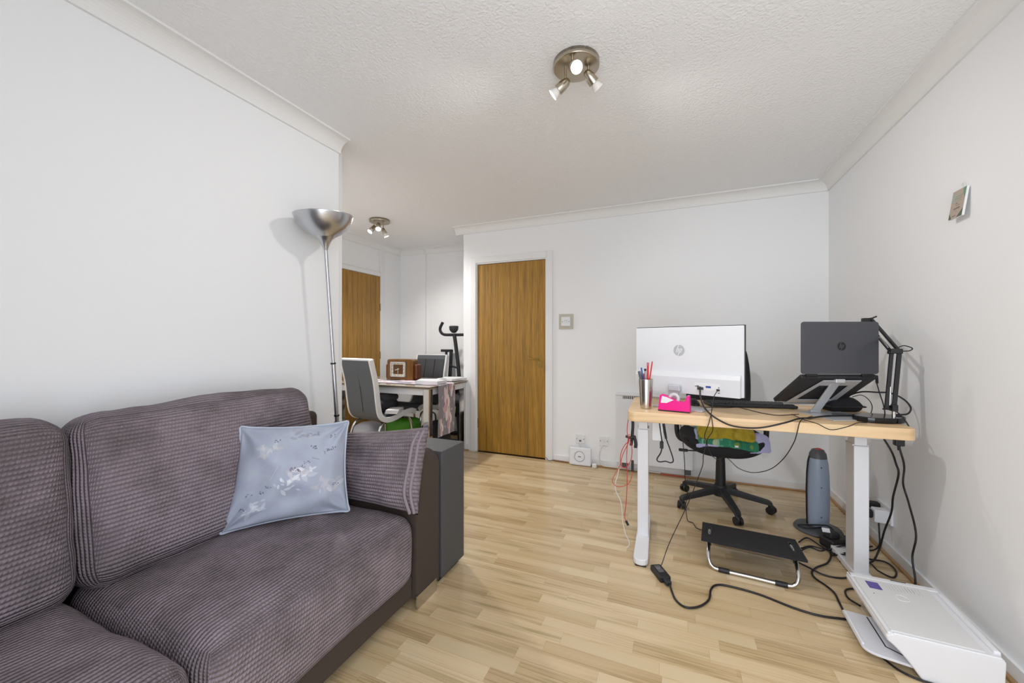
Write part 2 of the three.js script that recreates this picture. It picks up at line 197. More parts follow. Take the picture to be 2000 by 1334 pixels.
const M = {
  wall: mat(new THREE.Color(0.86, 0.865, 0.87), 0.85, 0, { bumpMap: T.wall, bumpScale: 0.00025 }),
  ceil: mat(new THREE.Color(0.87, 0.87, 0.87), 0.9, 0, { bumpMap: T.ceil, bumpScale: 0.0018 }),
  trim: mat(new THREE.Color(0.82, 0.82, 0.82), 0.45), coving: mat(new THREE.Color(0.82, 0.815, 0.80), 0.7),
  oak: mat('#b4893a', 0.42, 0, { map: T.oak }),
  bead: mat('#b08a5c', 0.5), deskWood: mat('#e9cca8', 0.42, 0, { map: T.grain }),
  brass: mat('#b59a55', 0.3, 1), white: mat('#e6e7ea', 0.38), whiteMatt: mat('#e2e2e2', 0.6), silver: mat('#c2c4c8', 0.28, 1), chrome: mat('#d8d8d8', 0.12, 1), steel: mat('#c9c7c2', 0.24, 1), nickel: mat('#b8ae9c', 0.27, 1),
  black: mat('#18181a', 0.5), blackSoft: mat('#1c1c20', 0.85), cable: mat('#141416', 0.45), blackGloss: mat('#0e0e10', 0.12), charcoal: mat('#3c3d41', 0.5, 0, { map: T.speck }), darkPlastic: mat('#26272b', 0.55), greyPlastic: mat('#55585c', 0.5),
  suede: mat('#433830', 0.95, 0, { bumpMap: T.weave, bumpScale: 0.0004 }), box: mat('#48494b', 0.55),
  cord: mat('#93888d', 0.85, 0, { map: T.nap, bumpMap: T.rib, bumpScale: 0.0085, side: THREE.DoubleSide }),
  alu: mat('#cdcfd2', 0.38, 0.45),
  pillow: mat('#ffffff', 0.5, 0, { map: T.pillow, side: THREE.DoubleSide }), piping: mat('#b4bccb', 0.8),
  leather: mat('#565a5f', 0.55), leatherDark: mat('#3e3f42', 0.5), chairWhite: mat('#dedede', 0.45),
  pink: mat('#ee0a8c', 0.4), red: mat('#d21f1f', 0.45), redCable: mat('#c43338', 0.5), orangeCable: mat('#c4553a', 0.5), whiteCable: mat('#dcdad4', 0.5), blue: mat('#2d4aa0', 0.4), eraser: mat('#c46a6e', 0.8),
  fan: mat('#98a6ba', 0.38), walnut: mat('#7d541c', 0.35, 0, { map: T.oak }), walnutSide: mat('#6c381a', 0.32, 0, { map: T.oak }), glassTop: mat('#a59a8c', 0.08), lilac: mat('#b4b4dc', 0.8), green: mat('#4e9a1e', 0.5),
};
M.planks = [[0.64, 0.505, 0.345], [0.68, 0.545, 0.38], [0.61, 0.475, 0.31], [0.71, 0.575, 0.405], [0.655, 0.515, 0.35], [0.585, 0.445, 0.29]].map((c) => mat(new THREE.Color(...c), 0.24, 0, { map: T.grain }));

// ---------------------------------------------------------------- the room
const XR = 1.086, XL = -1.903, ZB = -3.685, XD = -2.104, ZL = -1.80, XA = -3.43, ZA = -4.33, HC = 2.392, ZF = 0.5;
const DX0 = -1.938, DX1 = -1.180, DH = 1.983; // door in the back wall
{
  const fl = structGroup('floor');
  const slab = shadows(new THREE.Mesh(merge([bx(XA - 0.1, XR + 0.1, -0.12, -0.007, ZA - 0.1, ZF + 0.2)]), mat('#6e5436', 0.8))); slab.name = 'underlay'; fl.add(slab);
  const W = 0.0652, lens = [0.24, 0.3, 0.36, 0.42, 0.5], geos = {};
  const geo = (li, va) => { const k = li + '_' + va; if (!geos[k]) { const L = lens[li], g = new THREE.BoxGeometry(L - 0.0004, 0.007, W - 0.0004); g.translate(0, -0.0035, 0); const p = g.attributes.position, u = []; for (let i = 0; i < p.count; i++) u.push((p.getX(i) + L / 2) * 0.75 + va * 0.37, ((p.getZ(i) / W) + 0.5) / 8 * 0.96 + 0.002 + (va % 8) / 8); g.setAttribute('uv', new THREE.Float32BufferAttribute(u, 2)); geos[k] = g; } return geos[k]; };
  const far = M.planks.map(() => []); let n = 0, row = 0;
  for (let z = ZF; z > ZA; z -= W, row++) {
    const zc = z - W / 2, xs = zc < ZL - 0.12 ? XA : XL, xe = zc < ZB ? XD : XR; let x = xs - rnd() * 0.4, prev = -1;
    while (x < xe) { const li = rnd() * lens.length | 0, va = rnd() * 8 | 0; let mi = rnd() * M.planks.length | 0; if (mi === prev) mi = (mi + 1) % M.planks.length; prev = mi; const xc = x + lens[li] / 2;
      const near = xc > -1.12 && zc < -0.86 && zc > ZB + 0.0 && xc - lens[li] / 2 > -1.25 && n < 300;
      if (near) { const m = new THREE.Mesh(geo(li, va), M.planks[mi]); m.position.set(xc, 0, zc); m.name = 'plank'; m.receiveShadow = true; fl.add(m); n++; } else { const g = geo(li, va).clone(); g.translate(xc, 0, zc); far[mi].push(g); }
      x += lens[li]; }
  }
  far.forEach((l, i) => { if (!l.length) return; const m = shadows(new THREE.Mesh(merge(l), M.planks[i])); m.name = 'plank_field'; m.userData.kind = 'stuff'; fl.add(m); });
}
struct('ceiling', bx(XA - 0.1, XR + 0.12, HC, HC + 0.15, ZA - 0.1, ZF + 0.2), M.ceil);
struct('wall_left', bx(XL - 0.14, XL, 0, HC, ZL, ZF + 0.1), M.wall);
struct('wall_right', bx(XR, XR + 0.14, 0, HC, ZB - 0.2, ZF + 0.1), M.wall);
struct('wall_back', [bx(XD, DX0 - 0.03, 0, HC, ZB - 0.12, ZB), bx(DX1 + 0.03, XR, 0, HC, ZB - 0.12, ZB), bx(DX0 - 0.03, DX1 + 0.03, DH + 0.03, HC, ZB - 0.12, ZB)], M.wall);
struct('wall_hall', bx(XD, XR, 0, HC, ZB - 0.36, ZB - 0.3), M.wall); // the dark side behind the shut door
struct('wall_alcove_return', bx(XD, XD + 0.1, 0, HC, ZA, ZB - 0.12), M.wall);
struct('wall_alcove_back', [bx(XA, XD + 0.1, 0, HC, ZA - 0.12, ZA), bx(XA, -3.03, 0, HC, ZA, ZA + 0.035)], M.wall);
struct('wall_alcove_left', bx(XA - 0.12, XA, 0, HC, ZA - 0.12, ZL - 0.02), M.wall);
struct('wall_alcove_front', bx(XA - 0.12, XL - 0.1, 0, HC, ZL - 0.12, ZL), M.wall);
struct('wall_front', [bx(XL - 0.14, WIN.x0, 0, HC, ZF, ZF + 0.14), bx(WIN.x1, XR + 0.14, 0, HC, ZF, ZF + 0.14), bx(WIN.x0, WIN.x1, WIN.y1, HC, ZF, ZF + 0.14), bx(WIN.x0, WIN.x1, 0, WIN.y0, ZF, ZF + 0.14)], M.wall);
{ // window behind the camera
  const w = structGroup('window_1'); const f = (g, n, m) => { const o = shadows(new THREE.Mesh(g, m)); o.name = n; w.add(o); };
  const z0 = ZF + 0.04, z1 = ZF + 0.1; f(merge([bx(WIN.x0, WIN.x1, WIN.y0, WIN.y0 + 0.06, z0, z1), bx(WIN.x0, WIN.x1, WIN.y1 - 0.06, WIN.y1, z0, z1), bx(WIN.x0, WIN.x0 + 0.06, WIN.y0, WIN.y1, z0, z1), bx(WIN.x1 - 0.06, WIN.x1, WIN.y0, WIN.y1, z0, z1), bx(0.33, 0.39, WIN.y0, WIN.y1, z0, z1)]), 'window_frame', M.trim);
  const gm = new THREE.MeshPhysicalMaterial({ color: '#ffffff', roughness: 0.02, transmission: 1, thickness: 0, ior: 1.45 });
  f(bx(WIN.x0 + 0.06, 0.33, WIN.y0 + 0.06, WIN.y1 - 0.06, ZF + 0.068, ZF + 0.072), 'pane', gm); f(bx(0.39, WIN.x1 - 0.06, WIN.y0 + 0.06, WIN.y1 - 0.06, ZF + 0.068, ZF + 0.072), 'pane', gm);
}
// coving
function coving(axis, at, dir, a, b) {
  const pr = [[0, 0], [0, -0.074], [0.01, -0.074]]; for (let i = 0; i <= 8; i++) { const t = i / 8 * Math.PI / 2; pr.push([0.08 - 0.068 * Math.cos(t), -0.074 + 0.064 * Math.sin(t)]); } pr.push([0.088, -0.01], [0.088, 0]);
  const g = prism(pr, Math.abs(b - a)); // profile in (out, up), length along +z
  const m = new THREE.Matrix4(); if (axis === 'z') m.makeBasis(V(dir, 0, 0), V(0, 1, 0), V(0, 0, 1)); else m.makeBasis(V(0, 0, dir), V(0, 1, 0), V(1, 0, 0));
  g.applyMatrix4(m); if (m.determinant() < 0) { const ix = g.index; if (ix) ix.array.reverse(); else for (const k of Object.keys(g.attributes)) { const at2 = g.attributes[k], s = at2.itemSize, r = at2.array; for (let i = 0; i < at2.count; i += 3) for (let q = 0; q < s; q++) { const t = r[(i + 1) * s + q]; r[(i + 1) * s + q] = r[(i + 2) * s + q]; r[(i + 2) * s + q] = t; } } g.computeVertexNormals(); }
  if (axis === 'z') g.translate(at, HC, Math.min(a, b)); else g.translate(Math.min(a, b), HC, at); return uvm(g);
}
struct('trim_1', coving('z', XL, 1, ZL - 0.005, ZF), M.coving);
struct('trim_2', coving('x', ZB, 1, XD - 0.09, XR), M.coving);
struct('trim_3', coving('z', XR, -1, ZB, ZF), M.coving);
struct('trim_4', coving('z', XA, 1, ZA, ZL - 0.13), M.coving);
struct('trim_5', [coving('x', ZA + 0.035, 1, XA, -3.03), coving('x', ZA, 1, -3.03, XD)], M.coving);
// skirting and beading
function skirt(n, axis, at, dir, a, b) {
  const h = 0.062, w = 0.014, e = dir * w, e2 = dir * (w + 0.016);
  struct('baseboard_' + n, axis === 'x' ? bx(a, b, 0, h, at, at + e, 0.003) : bx(at, at + e, 0, h, a, b, 0.003), M.trim);
  struct('trim_bead_' + n, axis === 'x' ? bx(a, b, 0, 0.014, at + e, at + e2, 0.005) : bx(at + e, at + e2, 0, 0.014, a, b, 0.005), M.bead);
}
skirt('back', 'x', ZB, 1, DX1 + 0.09, XR); skirt('back_left', 'x', ZB, 1, XD, DX0 - 0.09); skirt('right', 'z', XR, -1, ZB, ZF); skirt('left', 'z', XL, 1, ZL, ZF); skirt('alcove', 'x', ZA, 1, -3.03, XD);
function doorUV(g, x0, w, y0, axis) { const p = g.attributes.position, u = []; for (let i = 0; i < p.count; i++) u.push(((axis === 'z' ? p.getZ(i) : p.getX(i)) - x0) / w, (p.getY(i) - y0) / 2); g.setAttribute('uv', new THREE.Float32BufferAttribute(u, 2)); return g; }
{ // oak door in the back wall
  const d = structGroup('door_1'); const add = (n, g, m, p = d) => { const o = shadows(new THREE.Mesh(Array.isArray(g) ? merge(g) : g, m)); o.name = n; p.add(o); return o; };
  const leaf = add('leaf', doorUV(bx(DX0 + 0.003, DX1 - 0.006, 0.008, DH - 0.004, ZB - 0.052, ZB - 0.01, 0.002), DX0, 0.76, 0, 'x'), M.oak);
  add('door_lining', [bx(DX0 - 0.03, DX0, 0, DH + 0.03, ZB - 0.12, ZB + 0.002), bx(DX1, DX1 + 0.03, 0, DH + 0.03, ZB - 0.12, ZB + 0.002), bx(DX0, DX1, DH, DH + 0.03, ZB - 0.12, ZB + 0.002)], M.trim);
  add('architrave', [bx(DX0 - 0.075, DX0 - 0.012, 0, DH + 0.075, ZB, ZB + 0.014, 0.004), bx(DX1 + 0.012, DX1 + 0.075, 0, DH + 0.075, ZB, ZB + 0.014, 0.004), bx(DX0 - 0.012, DX1 + 0.012, DH + 0.012, DH + 0.075, ZB, ZB + 0.014, 0.004)], M.trim);
  const zf = ZB - 0.01; add('handle_plate', bx(-1.262, -1.219, 0.912, 1.026, zf, zf + 0.004, 0.001), M.brass, leaf);
  add('lever', [bar([-1.24, 0.985, zf], [-1.24, 0.985, zf + 0.05], 0.01), tube([[-1.24, 0.985, zf + 0.05], [-1.29, 0.99, zf + 0.055], [-1.33, 0.997, zf + 0.052], [-1.342, 1.012, zf + 0.045]], 0.007)], M.brass, leaf);
  for (const y of [0.25, 1.75]) add('hinge', bx(DX0 - 0.004, DX0 + 0.006, y, y + 0.1, zf, zf + 0.006), M.nickel, leaf);
}
{ // brown door in the alcove's left wall
  const d = structGroup('door_2'); const add = (n, g, m, p = d) => { const o = shadows(new THREE.Mesh(Array.isArray(g) ? merge(g) : g, m)); o.name = n; p.add(o); return o; };
  const z1 = -3.125, z0 = -3.885; const leaf = add('leaf', doorUV(bx(XA, XA + 0.012, 0.008, 1.978, z0, z1, 0.002), z0, 0.76, 0, 'z'), M.oak);
  add('door_frame', [bx(XA, XA + 0.022, 0, HC - 0.02, z0 - 0.075, z0 - 0.003, 0.004), bx(XA, XA + 0.022, 0, HC - 0.02, z1 + 0.003, z1 + 0.06, 0.004), bx(XA, XA + 0.022, 1.981, 2.03, z0, z1, 0.004)], M.trim);
  add('handle', tube([[XA + 0.012, 1.055, -3.235], [XA + 0.045, 1.055, -3.235], [XA + 0.052, 1.04, -3.235], [XA + 0.052, 0.97, -3.235], [XA + 0.045, 0.955, -3.235], [XA + 0.012, 0.955, -3.235]], 0.007, 40), M.brass, leaf);
  for (const y of [0.95, 1.55]) add('hinge', bx(XA + 0.01, XA + 0.02, y, y + 0.09, z0 - 0.008, z0 + 0.004), M.nickel, leaf);
}

// ---------------------------------------------------------------- sofa
{
  const s = world(thing('sofa', 'dark grey corded fabric sofa with brown suede arms along the wall', 'sofa', [-1.46, 0, -0.57]));
  part(s, 'base', bx(-1.84, -1.055, 0.045, 0.15, -1.41, 0.27, 0.02), M.suede); part(s, 'back_frame', bx(-1.885, -1.79, 0.045, 0.79, -1.56, 0.42, 0.03), M.suede);
  for (const [z0, z1] of [[-1.585, -1.41], [0.27, 0.445]]) {
    const sh = new THREE.Shape(); sh.moveTo(0, 0); sh.lineTo(0.835, 0); sh.lineTo(0.835, 0.54); sh.absarc(0.775, 0.54, 0.06, 0, Math.PI / 2); sh.lineTo(0, 0.6);
    const g = new THREE.ExtrudeGeometry(sh, { depth: z1 - z0 - 0.02, bevelEnabled: true, bevelSize: 0.01, bevelThickness: 0.01, bevelSegments: 3, curveSegments: 12 }); g.translate(-1.88, 0.045, z0 + 0.01);
    const arm = part(s, 'arm', g, M.suede, 'brown suede armrest with a rounded front'); const zs = z0 < -1 ? z1 - 0.008 : z0 + 0.008;
    part(arm, 'piping', tube([[-1.038, 0.06, zs], [-1.036, 0.3, zs], [-1.036, 0.575, zs], [-1.05, 0.625, zs], [-1.1, 0.648, zs], [-1.3, 0.651, zs], [-1.8, 0.651, zs]], 0.0035, 40, 6), M.suede);
    for (const x of [-1.036, -1.82]) { const f = new THREE.Shape(); f.moveTo(0, 0.06); f.lineTo(0, 0.02); f.quadraticCurveTo(0, 0, 0.02, 0); f.lineTo(0.15, 0); f.lineTo(0.15, 0.06); const fg = new THREE.ExtrudeGeometry(f, { depth: 0.006, bevelEnabled: false }); fg.rotateY(Math.PI / 2); fg.translate(x, 0, z1 + 0.02 - 0.01); part(s, 'foot', fg, M.steel, 'brushed steel blade foot'); }
  }
  for (const [z0, z1, sd] of [[-1.405, -0.575, 1], [-0.565, 0.265, 4]]) {
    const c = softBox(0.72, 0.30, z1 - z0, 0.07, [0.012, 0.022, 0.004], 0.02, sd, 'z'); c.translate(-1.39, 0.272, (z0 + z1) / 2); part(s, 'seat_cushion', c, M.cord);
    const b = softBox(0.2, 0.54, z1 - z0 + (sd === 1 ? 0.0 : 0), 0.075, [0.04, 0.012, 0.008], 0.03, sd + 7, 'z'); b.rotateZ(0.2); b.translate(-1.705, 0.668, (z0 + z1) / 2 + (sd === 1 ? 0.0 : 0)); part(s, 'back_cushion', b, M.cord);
  }
}
{
  const { g } = pillow([-1.50, 0.435, -1.372], [-1.005, 0.43, -1.372], [-1.0, 0.79, -1.45], [-1.48, 0.72, -1.455], 0.085, 0.02, { metric: true, pinch: 0.035, wr: 0.5, sd: 3, n: 56 });
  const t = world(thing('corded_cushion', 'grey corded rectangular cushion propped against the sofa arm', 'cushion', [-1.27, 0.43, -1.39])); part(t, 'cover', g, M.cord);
  part(t, 'border_seam', [tube([[-1.03, 0.44, -1.35], [-1.055, 0.53, -1.345], [-1.05, 0.64, -1.37], [-1.05, 0.72, -1.395], [-1.04, 0.77, -1.428]], 0.007, 30), tube([[-1.015, 0.44, -1.36], [-1.035, 0.53, -1.36], [-1.03, 0.64, -1.385], [-1.03, 0.72, -1.41], [-1.02, 0.775, -1.435]], 0.007, 30)], mat('#8a7f84', 0.9));
}
{
  const { g, rim } = pillow([-1.567, 0.447, -0.925], [-1.277, 0.447, -1.262], [-1.345, 0.81, -1.325], [-1.6, 0.825, -1.02], 0.07, 0.035, { pinch: 0.075, wr: 0.5, sd: 11, n: 72, folds: 0.012 });
  const t = world(thing('scatter_cushion', 'pale blue grey satin cushion printed with faint branches on sofa', 'cushion', [-1.44, 0.44, -1.12])); part(t, 'cover', g, M.pillow); part(t, 'piping', tube(rim, 0.0045, 220, 6, true), M.piping);
}
{
  const t = world(thing('side_cabinet', 'smooth dark grey box cabinet standing against the sofa arm', 'cabinet', [-1.3, 0, -1.708])); part(t, 'carcass', bx(-1.56, -1.034, 0.03, 0.636, -1.815, -1.6, 0.003), M.box); part(t, 'plinth', bx(-1.54, -1.06, 0, 0.03, -1.8, -1.615), M.black);
}
{ // uplighter
  const t = world(thing('floor_lamp', 'brushed steel uplighter floor lamp with a wide bowl behind the sofa', 'floor lamp', [-1.755, 0, -1.715]));
  const a = [-1.757, 0.03, -1.705], b = [-1.745, 1.66, -1.562]; const L = (k) => [a[0] + (b[0] - a[0]) * k, a[1] + (b[1] - a[1]) * k, a[2] + (b[2] - a[2]) * k]; const dir = [b[0] - a[0], b[1] - a[1], b[2] - a[2]];
  part(t, 'base', lathe([[0, 0], [0.115, 0], [0.12, 0.008], [0.11, 0.018], [0.03, 0.03], [0, 0.03]], -1.757, 0, -1.712), M.silver);
  part(t, 'pole', bar(L(0), L(0.62), 0.0115, 14), M.silver); part(t, 'upper_pole', bar(L(0.62), L(1.0), 0.0095, 14), M.silver);
  for (const k of [0.62, 0.44, 0.415, 0.34]) part(t, 'collar', bar(L(k), L(k + 0.005), 0.0145, 14), M.black);
  part(t, 'knob', bar([L(0.415)[0] - 0.018, L(0.4175)[1], L(0.4175)[2]], [L(0.415)[0] + 0.018, L(0.4175)[1], L(0.4175)[2]], 0.005), M.black); part(t, 'knob', bar([L(0.34)[0] - 0.018, L(0.3425)[1], L(0.3425)[2]], [L(0.34)[0] + 0.018, L(0.3425)[1], L(0.3425)[2]], 0.005), M.black);
  const bowl = new THREE.LatheGeometry([[0.0095, 0], [0.014, 0.012], [0.022, 0.032], [0.034, 0.052], [0.05, 0.068], [0.052, 0.07], [0.085, 0.088], [0.115, 0.115], [0.135, 0.145], [0.147, 0.178], [0.149, 0.184], [0.146, 0.184], [0.131, 0.146], [0.11, 0.118], [0.08, 0.093], [0.03, 0.07], [0, 0.066]].map((p) => new THREE.Vector2(...p)), 48);
  orient(bowl, b, dir); part(t, 'bowl_shade', bowl, M.silver);
}

// ---------------------------------------------------------------- ceiling spotlights
const glow = new THREE.MeshStandardMaterial({ color: '#ffffff', emissive: new THREE.Color(1, 0.93, 0.8), emissiveIntensity: 9, roughness: 0.4 });
const bulbGlass = mat('#e9e4dd', 0.25);
function spotlight(label, [cx, cz], heads, lit) {
  const t = thing('ceiling_spotlight', label, 'ceiling light', [cx, HC - 0.026, cz], 'round three headed ceiling spotlights');
  part(t, 'base_plate', lathe([[0, 0], [0.094, 0], [0.1, 0.004], [0.1, 0.026], [0, 0.026]], 0, 0, 0, 48), M.nickel);
  heads.forEach(([sx, sz, len, d], i) => {
    const D = V(...d).normalize(); const p = [sx, -len, sz]; const h = part(t, 'head', [bar([sx, 0.002, sz], p, 0.0055, 12), (() => { const g = new THREE.LatheGeometry([[0, -0.022], [0.01, -0.02], [0.018, -0.008], [0.022, 0.012], [0.0235, 0.04], [0.0215, 0.04], [0, 0.036]].map((q) => new THREE.Vector2(...q)), 20); return orient(g, p, d); })()], M.nickel);
    const gb = new THREE.LatheGeometry([[0.014, 0.036], [0.016, 0.045], [0.023, 0.062], [0.0255, 0.07], [0.0245, 0.071]].map((q) => new THREE.Vector2(...q)), 20); part(h, 'bulb', orient(gb, p, d), bulbGlass, 'clear glass reflector bulb');
    const face = new THREE.CircleGeometry(0.0235, 24); face.rotateX(-Math.PI / 2); face.translate(0, 0.0705, 0); part(h, 'bulb_face', orient(face, p, d), glow, 'glowing front of the bulb');
    const l = new THREE.SpotLight(new THREE.Color(1, 0.975, 0.945), SPOT_I * lit[i], 0, SPOT_ANGLE, 0.75, 2); const o = V(cx + p[0], HC - 0.026 + p[1], cz + p[2]).addScaledVector(D, 0.078); l.position.copy(o); l.target.position.copy(o).add(D); l.castShadow = true; l.shadow.radius = 2.2; l.name = 'spot_beam'; scene.add(l, l.target);
  });
}
spotlight('round nickel ceiling spotlight with three heads above the open floor', [-0.40, -1.69], [[-0.05, -0.005, 0.05, [-0.8, -0.58, 0.05]], [0.05, -0.02, 0.03, [0.55, -0.68, -0.55]], [0.0, 0.07, 0.035, [0.42, -0.62, 0.66]]], [0.42, 0.95, 0.75]);
spotlight('nickel ceiling spotlight over the dining table in the alcove', [-2.75, -3.12], [[-0.055, 0.02, 0.045, [-0.2, -0.8, 0.6]], [0.03, 0.05, 0.035, [0.35, -0.8, 0.45]], [0.0, -0.055, 0.06, [0.25, -0.8, -0.3]]], [1.65, 1.85, 1.65]);

// ---------------------------------------------------------------- back wall fittings
{
  const t = world(thing('wall_switch', 'square white control plate on a beige backing beside the oak door', 'switch', [-0.97, 1.284, ZB + 0.01])); part(t, 'backing', bx(-1.041, -0.898, 1.286, 1.432, ZB, ZB + 0.008, 0.002), mat('#c3beb0', 0.6)); const p = part(t, 'plate', bx(-1.014, -0.925, 1.313, 1.404, ZB + 0.008, ZB + 0.02, 0.004), M.white);
  for (const x of [-1.003, -0.937]) part(p, 'screw', bar([x, 1.358, ZB + 0.019], [x, 1.358, ZB + 0.0215], 0.004), M.greyPlastic); part(p, 'button_pad', bx(-0.986, -0.954, 1.345, 1.372, ZB + 0.02, ZB + 0.023, 0.001), M.whiteMatt); for (const x of [-0.98, -0.96]) part(p, 'indicator', bx(x - 0.003, x + 0.003, 1.366, 1.37, ZB + 0.0225, ZB + 0.0235), M.greyPlastic);
}
function wallPlate(label, x0, x1, y0, y1, rocker) {
  const t = world(thing('wall_socket', label, 'socket', [(x0 + x1) / 2, y0, ZB + 0.005])); const p = part(t, 'plate', bx(x0, x1, y0, y1, ZB, ZB + 0.012, 0.003), M.white), c = (x0 + x1) / 2, m = (y0 + y1) / 2; for (const s of [-1, 1]) part(p, 'screw', bar([c + s * (x1 - x0) * 0.38, m, ZB + 0.011], [c + s * (x1 - x0) * 0.38, m, ZB + 0.0135], 0.004), M.greyPlastic);
  if (rocker) part(p, 'rocker', bx(c - 0.006, c + 0.006, m - 0.012, m + 0.012, ZB + 0.011, ZB + 0.016, 0.002), M.whiteMatt); else part(p, 'jack', bx(c - 0.01, c + 0.01, y0 + 0.018, y0 + 0.034, ZB + 0.011, ZB + 0.014), M.greyPlastic);
}
wallPlate('white telephone socket above the white router', -0.873, -0.787, 0.196, 0.283, false); wallPlate('white switched spur plate between router and heater', -0.651, -0.566, 0.198, 0.284, true);
{
  const t = world(thing('router', 'white rounded square router leaning on the skirting', 'router', [-0.82, 0, -3.62])); const g = new RoundedBoxGeometry(0.205, 0.165, 0.03, 3, 0.014); g.rotateX(-0.14); g.translate(-0.82, 0.085, -3.635); part(t, 'body', g, M.white);
  const r = new THREE.TorusGeometry(0.047, 0.0016, 8, 48); r.rotateX(-0.14); r.translate(-0.825, 0.088, -3.6195); part(t, 'ring', r, M.greyPlastic, 'thin grey ring'); const l = bx(-0.013, 0.013, -0.003, 0.003, 0, 0.001); l.rotateX(-0.14); l.translate(-0.825, 0.086, -3.6195); part(t, 'mark', l, M.greyPlastic);
}
{ const t = world(thing('plug_adaptor', 'small white plug adaptor on the floor beside the router', 'plug', [-0.685, 0, -3.62])); part(t, 'body', bx(-0.705, -0.665, 0, 0.038, -3.645, -3.6, 0.006), M.white); part(t, 'pin_face', bx(-0.699, -0.671, 0.006, 0.032, -3.6, -3.597, 0.001), M.whiteMatt); }
const cord = (name, label, pts, r, m, group) => single(name, label, 'cable', tube(pts, r, pts.length * 8, 7), m, group);
cord('telephone_cable', 'short white cable dropping from telephone socket to router', [[-0.83, 0.215, -3.668], [-0.825, 0.195, -3.655], [-0.824, 0.16, -3.655]], 0.0028, M.whiteCable);
cord('router_cable', 'thin dark cable along the skirting between oak door and router', [[-1.17, 0.03, -3.665], [-1.136, 0.006, -3.648], [-1.085, 0.016, -3.65], [-1.06, 0.014, -3.65], [-0.94, 0.012, -3.64]], 0.0025, M.cable);
cord('spur_cable', 'cream cable from the spur plate running along skirting to the heater', [[-0.62, 0.2, -3.668], [-0.628, 0.185, -3.658], [-0.646, 0.108, -3.655], [-0.635, 0.047, -3.652], [-0.608, 0.02, -3.645], [-0.512, 0.018, -3.645], [-0.397, 0.017, -3.645], [-0.116, 0.017, -3.645]], 0.0048, M.whiteCable);
cord('floor_cable', 'red cable lying along the skirting under the desk', [[-0.116, 0.01, -3.64], [0.008, 0.01, -3.633], [0.08, 0.012, -3.628]], 0.004, M.redCable);
{
  const t = world(thing('panel_heater', 'white wall heater with a slotted top behind the desk', 'heater', [-0.18, 0.07, -3.63])); const x0 = -0.487, x1 = 0.14; part(t, 'casing', bx(x0, x1, 0.085, 0.655, ZB, -3.585, 0.006), M.white); part(t, 'top_cap', bx(x0 - 0.004, x1 + 0.004, 0.683, 0.7, ZB, -3.58, 0.006), M.whiteMatt); part(t, 'slot_back', bx(x0 + 0.06, x1 - 0.06, 0.655, 0.683, ZB, -3.61), M.black); for (const x of [x0, x1 - 0.06]) part(t, 'end_block', bx(x, x + 0.06, 0.655, 0.683, ZB, -3.585), M.white);
  for (let x = x0 + 0.066; x < x1 - 0.064; x += 0.0165) part(t, 'slat', bx(x, x + 0.007, 0.653, 0.685, -3.608, -3.587), M.white);
  for (const x of [x0 + 0.05, x1 - 0.06]) part(t, 'bracket', bx(x, x + 0.045, 0.04, 0.085, ZB, -3.6, 0.002), M.greyPlastic);
}

